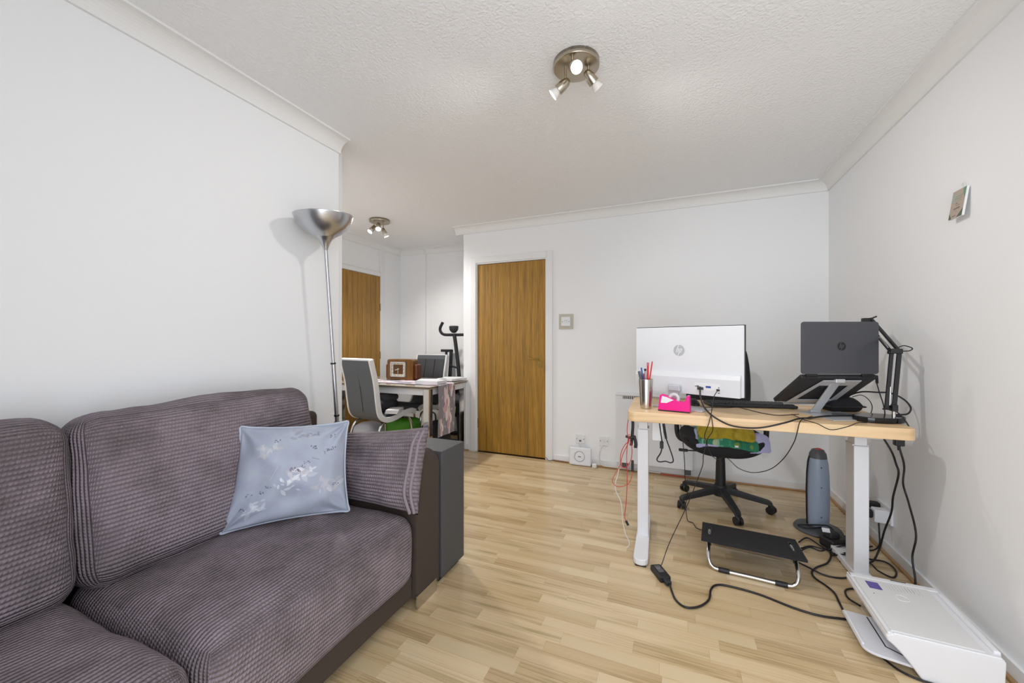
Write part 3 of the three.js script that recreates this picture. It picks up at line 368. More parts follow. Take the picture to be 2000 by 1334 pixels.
// ---------------------------------------------------------------- desk
const DY = 0.785;
{
  const t = thing('standing_desk', 'light oak standing desk on white telescopic legs', 'desk', [0.36, 0, -2.52], undefined, 0.0275); // own frame: x along the desk, z to the camera
  const sh = new THREE.Shape(), w = 0.603, d = 0.3, r = 0.035; sh.moveTo(-w + r, -d); sh.lineTo(w - r, -d); sh.absarc(w - r, -d + r, r, -Math.PI / 2, 0); sh.lineTo(w, d - r); sh.absarc(w - r, d - r, r, 0, Math.PI / 2); sh.lineTo(-w + r, d); sh.absarc(-w + r, d - r, r, Math.PI / 2, Math.PI); sh.lineTo(-w, -d + r); sh.absarc(-w + r, -d + r, r, Math.PI, Math.PI * 1.5);
  const g = new THREE.ExtrudeGeometry(sh, { depth: 0.044, bevelEnabled: true, bevelSize: 0.004, bevelThickness: 0.004, bevelSegments: 3, curveSegments: 8 }); g.rotateX(-Math.PI / 2); g.translate(0, DY - 0.048, 0); g.computeVertexNormals();
  { const p = g.attributes.position, n = g.attributes.normal, u = []; for (let i = 0; i < p.count; i++) { const up = Math.abs(n.getY(i)) > 0.6; u.push((Math.abs(n.getX(i)) > 0.7 ? p.getZ(i) : p.getX(i)) * 0.7 + 0.5, (up ? p.getZ(i) * 0.6 + 0.5 : p.getY(i) * 0.6 + 0.31)); } g.setAttribute('uv', new THREE.Float32BufferAttribute(u, 2)); }
  part(t, 'desktop', g, M.deskWood, 'light oak top with rounded corners');
  for (const [x, s] of [[-0.535, -1], [0.478, 1]]) {
    const z = 0.075; const leg = part(t, 'leg', bx(x - 0.03, x + 0.03, 0.035, 0.655, z - 0.05, z + 0.045, 0.004), M.white); part(leg, 'inner_tube', bx(x - 0.025, x + 0.025, 0.655, 0.735, z - 0.04, z + 0.038, 0.003), M.white); part(leg, 'glide', bx(x - 0.032, x + 0.032, 0.65, 0.66, z - 0.052, z + 0.035, 0.002), M.whiteMatt);
    const f = new THREE.Shape(); f.moveTo(-0.03, -0.24); f.lineTo(0.03, -0.24); f.lineTo(0.033, 0.3); f.quadraticCurveTo(0.033, 0.335, 0, 0.337); f.quadraticCurveTo(-0.033, 0.335, -0.033, 0.3); f.lineTo(-0.03, -0.24); const fg = new THREE.ExtrudeGeometry(f, { depth: 0.022, bevelEnabled: true, bevelSize: 0.004, bevelThickness: 0.004, bevelSegments: 2 }); fg.rotateX(-Math.PI / 2); fg.scale(1, 1, -1); { const ix = fg.attributes; for (const k of ['position', 'normal', 'uv']) { const a = ix[k], q = a.itemSize, r2 = a.array; for (let i = 0; i < a.count; i += 3) for (let e = 0; e < q; e++) { const tt = r2[(i + 1) * q + e]; r2[(i + 1) * q + e] = r2[(i + 2) * q + e]; r2[(i + 2) * q + e] = tt; } } } fg.translate(x, 0.012, 0.05); fg.computeVertexNormals(); part(leg, 'foot', fg, M.white); part(leg, 'foot_pad', bx(x - 0.028, x + 0.028, 0, 0.009, 0.3, 0.385, 0.004), M.black);
    part(t, 'bracket', bx(x - 0.03, x + 0.03, 0.72, 0.737, -0.26, 0.25, 0.003), M.whiteMatt);
  }
  part(t, 'crossbar', bx(-0.5, 0.45, 0.69, 0.73, -0.03, 0.03, 0.003), M.whiteMatt); part(t, 'control_box', bx(-0.486, -0.425, 0.588, 0.735, 0.0, 0.09, 0.004), M.white);
}
{ // monitor seen from behind
  const t = thing('monitor', 'white backed computer monitor standing on the desk, turned away', 'monitor', [0.054, DY, -2.428], undefined, -Math.atan2(0.245, 0.556)); // own frame: z to the camera
  const W = 0.607, b = 0.087, h = 0.468; part(t, 'screen_bezel', bx(-W / 2, W / 2, b, h, -0.02, -0.008, 0.003), M.black, 'thin black screen edge'); part(t, 'back_cover', bx(-W / 2 + 0.003, W / 2 - 0.003, b + 0.003, h - 0.004, -0.009, 0.006, 0.004), mat('#dddee1', 0.45));
  const hg = prism([[0.004, 0.002], [0.03, 0.002], [0.03, 0.09], [0.018, 0.112], [0.004, 0.118]], W - 0.03, 0.002); hg.rotateY(-Math.PI / 2); hg.scale(1, 1, 1); hg.translate(W / 2 - 0.015, b + 0.002, 0); part(t, 'lower_housing', hg, mat('#d8d9dc', 0.4));
  const zf = 0.0325; const pp = part(t, 'port_panel', bx(0.065, 0.195, b + 0.03, b + 0.068, zf - 0.004, zf, 0.001), M.whiteMatt); const port = (x, y, w, hh, m) => part(pp, 'port', bx(x - w / 2, x + w / 2, y - hh / 2, y + hh / 2, zf - 0.002, zf + 0.001), m); port(0.082, b + 0.05, 0.014, 0.005, M.black); port(0.137, b + 0.049, 0.026, 0.01, M.blue); port(0.19, b + 0.02, 0.008, 0.003, M.black);
  for (const x of [0.07, 0.19]) part(pp, 'screw', bar([x, b + 0.049, zf - 0.001], [x, b + 0.049, zf + 0.0015], 0.003), M.greyPlastic);
  const d = new THREE.CircleGeometry(0.032, 40); d.translate(-0.032, b + 0.243, 0.0066); part(t, 'emblem', d, mat('#ffffff', 0.5, 0, { map: T.hpLight }), 'round grey emblem with slanted letters');
  part(t, 'neck', [beam([-0.055, 0.01, 0.035], [-0.04, 0.115, 0.055], 0.058, 0.018, [0, 0, 1], 0.005), bx(-0.07, -0.004, 0.1, 0.136, 0.03, 0.066, 0.007)], mat('#bfc2c6', 0.4)); part(t, 'stand_base', bx(-0.16, 0.12, 0.0, 0.008, -0.06, 0.072, 0.0035), M.alu);
}
{ // keyboard
  const t = thing('keyboard', 'black slim keyboard lying on the desk between monitor and laptop', 'keyboard', [0.40, DY, -2.665], undefined, 0.2); part(t, 'case', bx(-0.23, 0.23, 0.002, 0.018, -0.075, 0.075, 0.006), M.darkPlastic); for (const x of [-0.2, 0.2]) part(t, 'foot', bx(x - 0.015, x + 0.015, 0, 0.003, 0.05, 0.065), M.black);
  const kg = new RoundedBoxGeometry(0.0165, 0.006, 0.0165, 1, 0.0015); for (let r = 0; r < 6; r++) for (let c = 0; c < 22; c++) { if (r === 4 && c > 4 && c < 10) continue; const o = shadows(new THREE.Mesh(kg, M.black)); o.name = 'key'; o.position.set(-0.21 + c * 0.02, 0.0195, -0.052 + r * 0.021); t.add(o); } part(t, 'space_bar', bx(-0.11, -0.012, 0.0165, 0.0225, 0.024, 0.0405, 0.002), M.black);
}
{ // mouse
  const t = thing('mouse', 'black computer mouse behind the pink tape dispenser', 'mouse', [0.1, DY, -2.585], undefined, 0.5); const g = new THREE.SphereGeometry(1, 24, 12, 0, 6.2832, 0, Math.PI / 2); g.scale(0.032, 0.038, 0.056); g.computeVertexNormals(); part(t, 'shell', g, M.black); part(t, 'wheel', (() => { const q = new THREE.TorusGeometry(0.006, 0.003, 8, 16); q.rotateY(Math.PI / 2); q.translate(0, 0.033, 0.024); return q; })(), M.greyPlastic);
}
{ // pen cup
  const cx = -0.152, cz = -2.345; single('pen_cup', 'brushed steel tumbler holding pens on the desk corner', 'cup', lathe([[0, 0], [0.0285, 0], [0.03, 0.004], [0.034, 0.06], [0.039, 0.166], [0.0385, 0.168], [0.037, 0.166], [0.031, 0.02], [0, 0.012]], cx, DY, cz, 40), M.steel);
  const pen = (name, label, a, b, r, m, tip, tr) => { const t = thing(name, label, name === 'pencil' ? 'pencil' : 'pen', [cx + a[0], DY + a[1], cz + a[2]]); const B = [b[0] - a[0], b[1] - a[1], b[2] - a[2]]; part(t, 'barrel', bar([0, 0, 0], B, r, 8), m); if (tip) { const L = Math.hypot(...B), k = tr / L; part(t, tip[0], bar([B[0] * (1 - k), B[1] * (1 - k), B[2] * (1 - k)], B.map((q) => q * 1.002), r * 1.08, 8), tip[1]); } };
  pen('pencil', 'red pencil with eraser leaning right, thinner of two in the steel tumbler', [0.0, 0.02, 0.005], [0.035, 0.268, 0.01], 0.0036, M.red, ['eraser', M.eraser], 0.008); pen('pencil', 'thick red pencil standing upright in the steel tumbler', [0.01, 0.02, 0.01], [0.012, 0.262, 0.018], 0.0055, M.red, ['ferrule', M.eraser], 0.016);
  pen('ballpoint_pen', 'blue pen in the steel tumbler', [0.0, 0.02, 0.0], [-0.024, 0.232, 0.008], 0.0042, M.blue); pen('marker_pen', 'grey highlighter with black cap in the steel tumbler', [0.0, 0.02, -0.006], [-0.004, 0.225, -0.006], 0.006, mat('#a9b6bd', 0.4), ['cap', M.black], 0.012); pen('marker_pen', 'dark grey rubber handled pen slanting left in the steel tumbler', [0.005, 0.03, 0.012], [-0.036, 0.212, 0.016], 0.0075, M.greyPlastic); pen('ballpoint_pen', 'short maroon pen in the steel tumbler', [0.0, 0.02, 0.014], [-0.01, 0.2, 0.018], 0.004, mat('#8a2434', 0.4));
}
{ // tape dispenser
  const t = thing('tape_dispenser', 'bright pink tape dispenser on the desk', 'tape dispenser', [-0.002, DY, -2.306], undefined, -0.16); const pts = [[-0.079, 0.006], [0.079, 0.006], [0.076, 0.088], [0.066, 0.088], [0.06, 0.062], [0.045, 0.052], [0.03, 0.053], [-0.005, 0.066], [-0.035, 0.08], [-0.062, 0.088], [-0.07, 0.085]];
  const g = prism(pts, 0.046, 0.002); g.translate(0, 0, -0.023); part(t, 'body', g, M.pink); part(t, 'base', bx(-0.08, 0.08, 0, 0.007, -0.027, 0.027, 0.002), M.black);
  const w = prism([[-0.066, 0.045], [-0.035, 0.046], [-0.028, 0.05], [0.0, 0.064], [-0.035, 0.078], [-0.06, 0.083]], 0.001); w.translate(0, 0, 0.0252); part(t, 'cut_out', w, M.white, 'white hollow side panel'); part(t, 'tape_roll', (() => { const q = new THREE.TorusGeometry(0.022, 0.009, 12, 32); q.scale(1, 1, 0.9); q.translate(-0.002, 0.07, 0); return q; })(), mat('#c9ccce', 0.3)); part(t, 'cutter', bx(0.066, 0.078, 0.086, 0.091, -0.012, 0.012), M.silver);
}

// laptop on its stand: own frame turned to face along the camera's axis
const TH = Math.atan(318 / 762);
{
  const t = thing('laptop', 'dark grey laptop opened on a raised silver stand', 'laptop', [0.761, 1.0, -2.43], undefined, TH); // x right, y up, z to the camera; hinge at the origin
  const lid = new RoundedBoxGeometry(0.382, 0.26, 0.009, 4, 0.0044); { const s = new THREE.Shape(), w = 0.191, h = 0.26, r = 0.014; s.moveTo(-w + r, 0); s.lineTo(w - r, 0); s.absarc(w - r, r, r, -Math.PI / 2, 0); s.lineTo(w, h - r); s.absarc(w - r, h - r, r, 0, Math.PI / 2); s.lineTo(-w + r, h); s.absarc(-w + r, h - r, r, Math.PI / 2, Math.PI); s.lineTo(-w, r); s.absarc(-w + r, r, r, Math.PI, 1.5 * Math.PI); const g = new THREE.ExtrudeGeometry(s, { depth: 0.006, bevelEnabled: true, bevelSize: 0.001, bevelThickness: 0.0015, bevelSegments: 2 }); g.translate(0, 0.004, -0.004); part(t, 'lid', g, mat('#54555a', 0.42, 0.2, { map: T.speck })); }
  const d = new THREE.CircleGeometry(0.0215, 40); d.translate(0.006, 0.142, 0.0037); part(t, 'emblem', d, mat('#ffffff', 0.35, 0, { map: T.hpDark }), 'round black emblem with slanted letters'); part(t, 'screen', bx(-0.182, 0.182, 0.02, 0.252, -0.0066, -0.0056), M.blackGloss);
  const base = bx(-0.19, 0.19, -0.011, 0.011, -0.258, 0, 0.006); base.rotateX(-0.63); base.translate(0, -0.006, -0.004); const bm = part(t, 'base', base, M.darkPlastic); const tp = (g) => { g.rotateX(-0.63); g.translate(0, -0.006, -0.004); return g; }; part(bm, 'vent', [0, 1, 2, 3, 4, 5, 6, 7].map((k) => tp(bx(-0.06 + k * 0.014, -0.05 + k * 0.014, -0.0125, -0.0105, -0.09, -0.087))), M.greyPlastic); for (const x of [-0.17, 0.11]) part(bm, 'hinge', tp(bx(x, x + 0.06, -0.008, 0.008, -0.006, 0.01, 0.003)), M.black); part(bm, 'keyboard_deck', tp(bx(-0.175, 0.175, 0.011, 0.0125, -0.17, -0.03)), M.black);
  const s = thing('laptop_stand', 'silver aluminium laptop stand with a flat base plate', 'laptop stand', [0.761, DY, -2.43], undefined, TH); const k = 1.0 - DY; const tq = (g) => { g.rotateX(-0.63); g.translate(0, k - 0.02, -0.004); return g; };
  const fr = new THREE.Shape(); fr.moveTo(-0.075, 0.01); fr.lineTo(0.115, 0.01); fr.lineTo(0.125, 0.24); fr.lineTo(-0.13, 0.24); fr.lineTo(-0.075, 0.01); const ho = new THREE.Path(); ho.moveTo(-0.068, 0.055); ho.lineTo(-0.1, 0.212); ho.lineTo(0.095, 0.212); ho.lineTo(0.085, 0.055); fr.holes.push(ho); const fg = new THREE.ExtrudeGeometry(fr, { depth: 0.004, bevelEnabled: true, bevelSize: 0.001, bevelThickness: 0.001, bevelSegments: 1 }); fg.rotateX(-Math.PI / 2); fg.translate(0, -0.008, 0); part(s, 'tray', tq(fg), M.alu); part(s, 'lip', tq(bx(-0.13, 0.125, -0.006, 0.016, -0.268, -0.262, 0.001)), M.alu);
  part(s, 'arm', beam([-0.032, 0.008, -0.12], [0.004, k - 0.028, -0.018], 0.042, 0.008, [0, 0, 1], 0.002), M.alu); part(s, 'hinge_block', [bx(-0.018, 0.03, k - 0.042, k - 0.022, -0.028, 0.0, 0.004), bar([-0.06, 0.012, -0.12], [-0.005, 0.012, -0.12], 0.008)], M.alu); part(s, 'base_plate', bx(-0.1, 0.13, 0, 0.005, -0.15, 0.085, 0.002), M.alu);
}
{ const t = thing('zip_case', 'black soft zip case lying behind the laptop', 'case', [0.84, DY, -2.69], undefined, 0.3); const g = softBox(0.17, 0.075, 0.14, 0.03, [0, 0.01, 0], 0.01, 2, 'x'); const p = g.attributes.position; for (let i = 0; i < p.count; i++) { const y = p.getY(i); if (y > 0) { const k = 1 - y * 7; p.setX(i, p.getX(i) * k); p.setZ(i, p.getZ(i) * k); } } smooth(g); g.deleteAttribute('color'); g.translate(0, 0.0375, 0); part(t, 'shell', g, M.blackSoft); part(t, 'zip', tube([[-0.085, 0.03, -0.065], [0.085, 0.03, -0.065], [0.086, 0.03, 0.068], [-0.085, 0.03, 0.068]], 0.004, 60, 6, true, 0.1), M.darkPlastic); }
{ // desk lamp
  const t = world(thing('desk_lamp', 'black sprung arm desk lamp on a glossy base by the right wall', 'desk lamp', [0.905, DY, -2.41])); const sh = new THREE.Shape(); sh.absellipse(0, 0, 0.104, 0.068, 0, Math.PI * 2); const g = new THREE.ExtrudeGeometry(sh, { depth: 0.018, bevelEnabled: true, bevelSize: 0.004, bevelThickness: 0.004, bevelSegments: 3, curveSegments: 24 }); g.rotateX(-Math.PI / 2); g.rotateY(0.35); g.translate(0.9, DY + 0.004, -2.4); part(t, 'base', g, M.blackGloss);
  part(t, 'post', bar([0.945, DY + 0.024, -2.372], [0.945, DY + 0.056, -2.372], 0.0075, 16), M.chrome); const j = [0.945, 0.852, -2.372], e = [0.968, 1.118, -2.408], u = [0.962, 1.288, -2.665]; part(t, 'swivel', [bx(0.934, 0.956, 0.84, 0.872, -2.39, -2.355, 0.003), bar([0.905, 0.848, -2.372], [0.95, 0.848, -2.372], 0.004)], M.black);
  part(t, 'lower_arm', [beam([j[0] - 0.026, j[1], j[2]], [e[0] - 0.016, e[1], e[2]], 0.014, 0.01), beam([j[0] + 0.002, j[1] + 0.01, j[2]], [e[0] + 0.012, e[1], e[2]], 0.016, 0.01)], M.black); part(t, 'spring', bar([j[0] - 0.014, j[1] + 0.015, j[2]], [j[0] - 0.008, j[1] + 0.1, j[2] - 0.008], 0.004), M.steel); part(t, 'spring', bar([e[0] - 0.02, e[1] + 0.015, e[2] - 0.02], [e[0] - 0.022, e[1] + 0.07, e[2] - 0.1], 0.004), M.steel);
  part(t, 'elbow', [bx(e[0] - 0.024, e[0] + 0.022, e[1] - 0.01, e[1] + 0.014, e[2] - 0.016, e[2] + 0.012, 0.004), bar([e[0] - 0.03, e[1] - 0.004, e[2]], [e[0] - 0.022, e[1] - 0.004, e[2]], 0.008)], M.black); part(t, 'upper_arm', [beam([e[0] + 0.008, e[1] + 0.008, e[2]], [u[0] + 0.006, u[1], u[2]], 0.013, 0.01, [1, 0, 0]), beam([e[0] - 0.014, e[1], e[2] - 0.012], [u[0] - 0.014, u[1] - 0.02, u[2]], 0.012, 0.01, [1, 0, 0])], M.black);
  part(t, 'head_joint', [bx(u[0] - 0.03, u[0] + 0.012, u[1] - 0.03, u[1] + 0.004, u[2] - 0.02, u[2] + 0.01, 0.004), bar([u[0] + 0.006, u[1], u[2]], [u[0] + 0.03, u[1] + 0.012, u[2]], 0.004), bar([u[0] - 0.02, u[1] - 0.02, u[2]], [u[0] - 0.08, u[1] - 0.05, u[2] - 0.01], 0.008)], M.black);
  const hd = new THREE.LatheGeometry([[0.012, 0], [0.02, 0.01], [0.028, 0.04], [0.05, 0.09], [0.06, 0.12], [0.058, 0.12], [0.026, 0.045], [0, 0.03]].map((p) => new THREE.Vector2(...p)), 28); orient(hd, [u[0] - 0.085, u[1] - 0.045, u[2] - 0.012], [-0.3, -1, -0.2]); part(t, 'lamp_head', hd, M.black);
  part(t, 'cord_loop', tube([[0.968, 1.132, -2.409], [1.007, 1.146, -2.436], [1.045, 1.134, -2.452], [1.026, 1.122, -2.433], [0.978, 1.12, -2.402]], 0.0025, 50), M.cable);
}

// ---------------------------------------------------------------- office chair with folded cloth
{
  const t = thing('office_chair', 'black swivel office chair on castors behind the desk', 'office chair', [0.3, 0, -3.13]); // own frame, front to +z
  for (let k = 0; k < 5; k++) {
    const a = (4.5 + 72 * k) * Math.PI / 180, c = Math.cos(a), s = Math.sin(a); const leg = part(t, 'leg', (() => { const g = prism([[0.03, 0.085], [0.29, 0.072], [0.305, 0.062], [0.305, 0.04], [0.285, 0.05], [0.03, 0.125 - 0.07]].map(([x, y]) => [x, y]), 0.03, 0.004); g.translate(0, 0.012, -0.015); const p = g.attributes.position; for (let i = 0; i < p.count; i++) { const x = p.getX(i); p.setZ(i, p.getZ(i) * (1.5 - x * 1.9)); p.setY(i, p.getY(i) + (0.3 - x) * 0.13); } g.computeVertexNormals(); g.rotateY(-a); return g; })(), M.darkPlastic);
    const cx = c * 0.302, cz = s * 0.302, q = a + 0.9 + k * 1.3; const hood = ellipsoid(0.02, 0.026, 0.024, cx, 0.04, cz, 14); const ca = part(leg, 'castor', hood, M.black); for (const o of [-1, 1]) { const w = new THREE.CylinderGeometry(0.026, 0.026, 0.017, 22); w.rotateZ(Math.PI / 2); w.translate(o * 0.014, 0, 0); w.rotateY(q); w.translate(cx, 0.026, cz); part(leg, 'wheel', w, M.black); }
  }
  part(t, 'hub', [cyl(0.045, 0.04, 0.075, 0, 0.075, 0, 24)], M.darkPlastic); part(t, 'gas_column', [cyl(0.034, 0.03, 0.17, 0, 0.14, 0, 24), cyl(0.029, 0.027, 0.1, 0, 0.3, 0, 24)], M.black); part(t, 'tilt_mechanism', [bx(-0.06, 0.06, 0.365, 0.41, -0.1, 0.09, 0.012), cyl(0.034, 0.034, 0.045, 0, 0.345, 0, 24)], M.black);
  part(t, 'lever', [tube([[-0.04, 0.40, 0.1], [-0.16, 0.402, 0.12], [-0.22, 0.4, 0.12]], 0.0045), bx(-0.275, -0.215, 0.39, 0.408, 0.108, 0.132, 0.006)], M.black);
  const seat = softBox(0.545, 0.085, 0.49, 0.04, [0.0, 0.01, 0.0], 0.0, 3, 'x'); { const p = seat.attributes.position; for (let i = 0; i < p.count; i++) { const x = p.getX(i), z = p.getZ(i), e = Math.pow(Math.abs(x) / 0.272, 3), f = Math.pow(Math.abs(z) / 0.24, 3); p.setX(i, x * (1 - 0.16 * f)); p.setZ(i, z * (1 - 0.16 * e)); p.setY(i, p.getY(i) + 0.05 * e + 0.012 * f + (p.getY(i) < 0 ? 0.02 * e : 0)); } smooth(seat); seat.deleteAttribute('color'); } seat.translate(0, 0.442, 0.035); part(t, 'seat', seat, M.blackSoft);
  const back = softBox(0.44, 0.5, 0.06, 0.028, [0, 0, 0.01], 0, 5, 'x'); { const p = back.attributes.position; for (let i = 0; i < p.count; i++) { const x = p.getX(i), y = p.getY(i); p.setX(i, x * (1 - 0.12 * Math.pow(Math.max(0, y) / 0.25, 2) - 0.05 * Math.pow(Math.max(0, -y) / 0.25, 2))); p.setZ(i, p.getZ(i) + 0.6 * x * x); } smooth(back); back.deleteAttribute('color'); back.rotateX(-0.12); } back.translate(0, 0.86, -0.26); part(t, 'backrest', back, M.blackSoft); part(t, 'back_support', beam([0, 0.4, -0.1], [0, 0.4, -0.3], 0.07, 0.016, [0, 1, 0], 0.004), M.black); part(t, 'back_upright', beam([0, 0.39, -0.3], [0, 0.75, -0.315], 0.07, 0.016, [0, 0, 1], 0.004), M.black);
  for (const s of [-1, 1]) { part(t, 'armrest', [tube([[s * 0.2, 0.43, -0.06], [s * 0.26, 0.44, -0.05], [s * 0.285, 0.5, -0.05], [s * 0.285, 0.66, -0.05]], 0.017, 40), bx(s * 0.285 - 0.03, s * 0.285 + 0.03, 0.65, 0.68, -0.17, 0.1, 0.012)], M.black); }
}
{ // folded garment on the seat: three folded layers
  const t = thing('folded_blanket', 'folded yellow and green patterned blanket on the office chair seat', 'blanket', [0.315, 0.488, -3.045]);
  const fold = (w, d, y, drop, sd, h) => { const g = softBox(w, h, d, h * 0.45, [0, 0.01, 0], 0.012, sd, 'x'); const p = g.attributes.position, u = g.attributes.uv; for (let i = 0; i < p.count; i++) { const x = p.getX(i), z = p.getZ(i), yy = p.getY(i); u.setXY(i, x * 2.2 + 0.5, (z + yy) * 2.2 + 0.5); const q = Math.max(0, z - d * 0.18) / (d * 0.32); p.setY(i, yy + y - drop * q * q + 0.012 * (noise(x * 14 + sd, z * 9) - 0.5) * 2); p.setZ(i, z + 0.008 * (noise(x * 17, sd) - 0.5) * (q > 0 ? 2 : 0)); } g.deleteAttribute('color'); return smooth(g); };
  part(t, 'lower_fold', fold(0.37, 0.36, 0.015, 0.035, 3, 0.03), M.lilac, 'lilac lining'); part(t, 'middle_fold', fold(0.35, 0.37, 0.047, 0.05, 8, 0.04), mat('#ffffff', 0.85, 0, { map: T.towel2 }), 'green patterned layer'); const up = fold(0.33, 0.36, 0.09, 0.045, 14, 0.045); up.translate(-0.005, 0, -0.012); part(t, 'upper_fold', up, mat('#ffffff', 0.8, 0, { map: T.towel }), 'mustard velvet layer'); part(t, 'care_tag', bx(0.04, 0.06, 0.0, 0.012, 0.188, 0.19), M.white);
  const fl = fold(0.1, 0.12, 0.05, 0.07, 21, 0.02); fl.rotateY(0.3); fl.translate(0.185, 0, 0.1); part(t, 'loose_corner', fl, M.lilac);
}
// ---------------------------------------------------------------- on the floor by the desk
{
  const t = thing('footrest', 'black tilted footrest on a bent steel tube under the desk', 'footrest', [0.36, 0, -2.37], undefined, -0.078); // own frame
  const tilt = (g) => { g.rotateX(-0.13); g.translate(0, 0.118, 0); return g; };
  const sh = new THREE.Shape(); sh.moveTo(-0.22, -0.15); sh.lineTo(0.22, -0.15); sh.lineTo(0.22, 0.15); sh.lineTo(-0.22, 0.15); for (const x of [-0.185, 0.185]) { const h = new THREE.Path(); h.absellipse(x, 0, 0.011, 0.072, 0, Math.PI * 2); sh.holes.push(h); } const g = new THREE.ExtrudeGeometry(sh, { depth: 0.01, bevelEnabled: true, bevelSize: 0.003, bevelThickness: 0.002, bevelSegments: 2, curveSegments: 14 }); g.rotateX(-Math.PI / 2); part(t, 'board', tilt(g), M.blackSoft);
  for (const x of [-0.185, 0.185]) { part(t, 'slot_ring', tilt((() => { const q = new THREE.TorusGeometry(0.011, 0.0022, 6, 30); q.scale(1, 6.5, 1); q.rotateX(-Math.PI / 2); q.translate(x, 0.0125, 0); return q; })()), M.darkPlastic); part(t, 'height_bar', tube([[x, 0.07, -0.075], [x, 0.112, -0.05], [x, 0.126, 0], [x, 0.125, 0.05], [x, 0.09, 0.08]], 0.0085, 24), M.steel); }
  part(t, 'tube_frame', tube([[-0.19, 0.11, 0.03], [-0.19, 0.085, 0.1], [-0.19, 0.05, 0.135], [-0.175, 0.02, 0.15], [-0.135, 0.0115, 0.155], [0, 0.0115, 0.155], [0.135, 0.0115, 0.155], [0.175, 0.02, 0.15], [0.19, 0.05, 0.135], [0.19, 0.085, 0.1], [0.19, 0.11, 0.03]], 0.0095, 120, 12), M.steel); for (const x of [-0.12, 0.12]) part(t, 'rubber_sleeve', bar([x - 0.025, 0.0122, 0.155], [x + 0.025, 0.0122, 0.155], 0.012, 14), M.black); part(t, 'rear_leg', tube([[-0.18, 0.09, -0.12], [-0.18, 0.015, -0.14], [0.18, 0.015, -0.14], [0.18, 0.09, -0.12]], 0.008, 60, 8, false, 0.1), M.steel);
}
{ // tower heater
  const t = thing('tower_fan', 'grey blue tower fan heater on a round base beside the desk leg', 'fan', [0.815, 0, -2.95]); part(t, 'base', lathe([[0, 0], [0.118, 0], [0.124, 0.008], [0.118, 0.02], [0.08, 0.034], [0, 0.036]], 0, 0, 0, 48), M.greyPlastic);
  part(t, 'body', (() => { const g = lathe([[0.052, 0.02], [0.0555, 0.03], [0.0585, 0.12], [0.06, 0.24], [0.0575, 0.35], [0.052, 0.42], [0.044, 0.462], [0.03, 0.48], [0, 0.484]], 0, 0, 0, 40); g.scale(1, 1, 0.85); g.computeVertexNormals(); return g; })(), M.fan); part(t, 'grille', (() => { const g = lathe([[0.058, 0.03], [0.0605, 0.12], [0.062, 0.24], [0.0595, 0.35], [0.054, 0.42], [0.047, 0.455]], 0, 0, 0, 24, Math.PI * 0.95, Math.PI * 0.66); g.scale(1, 1, 0.88); return g; })(), mat('#1c1d20', 0.5, 0, { side: THREE.DoubleSide }));
  part(t, 'handle_cap', (() => { const g = lathe([[0.047, 0], [0.043, 0.028], [0.03, 0.052], [0.012, 0.058], [0, 0.058]], 0, 0.448, 0, 28); g.scale(1, 1, 0.86); g.computeVertexNormals(); return g; })(), M.greyPlastic); part(t, 'power_button', ellipsoid(0.018, 0.008, 0.016, 0.0, 0.503, 0.008, 14), mat('#b04844', 0.5), 'red button'); for (const y of [0.1, 0.28, 0.4]) part(t, 'screw_hole', bar([0.004, y, 0.048], [0.004, y, 0.0525], 0.004, 10), M.greyPlastic);
}
{ const t = world(thing('extension_block', 'black multi way extension block on floor in front of the tower fan', 'extension lead', [0.835, 0, -2.74])); part(t, 'body', (() => { const g = bx(-0.06, 0.06, 0, 0.06, -0.045, 0.045, 0.015); g.rotateY(0.5); g.translate(0.835, 0, -2.74); return g; })(), M.black); part(t, 'plug', (() => { const g = bx(-0.03, 0.03, 0.055, 0.09, -0.028, 0.028, 0.01); g.rotateY(0.5); g.translate(0.82, 0, -2.74); return g; })(), M.darkPlastic); part(t, 'plug', (() => { const g = bx(0.05, 0.16, 0.03, 0.055, -0.02, 0.02, 0.006); g.rotateY(0.55); g.translate(0.835, 0, -2.74); return g; })(), M.black); part(t, 'tag', (() => { const g = bx(-0.018, 0.018, 0.086, 0.09, -0.012, 0.012); g.rotateX(0.7); g.translate(0.79, 0.03, -2.78); return g; })(), M.white, 'small white paper tag'); }
{ const t = thing('power_brick', 'black laptop power brick with white print lying on the floor', 'power brick', [-0.064, 0, -2.068], undefined, 0.5); part(t, 'body', bx(-0.027, 0.027, 0, 0.03, -0.06, 0.05, 0.006), M.black); const l = new THREE.PlaneGeometry(0.034, 0.07); l.rotateX(-Math.PI / 2); l.translate(0, 0.0304, -0.015); part(t, 'print', l, mat('#ffffff', 0.5, 0, { map: T.brick }), 'white printed label'); part(t, 'inlet_plug', bx(-0.014, 0.014, 0.004, 0.026, 0.04, 0.082, 0.005), M.darkPlastic); }
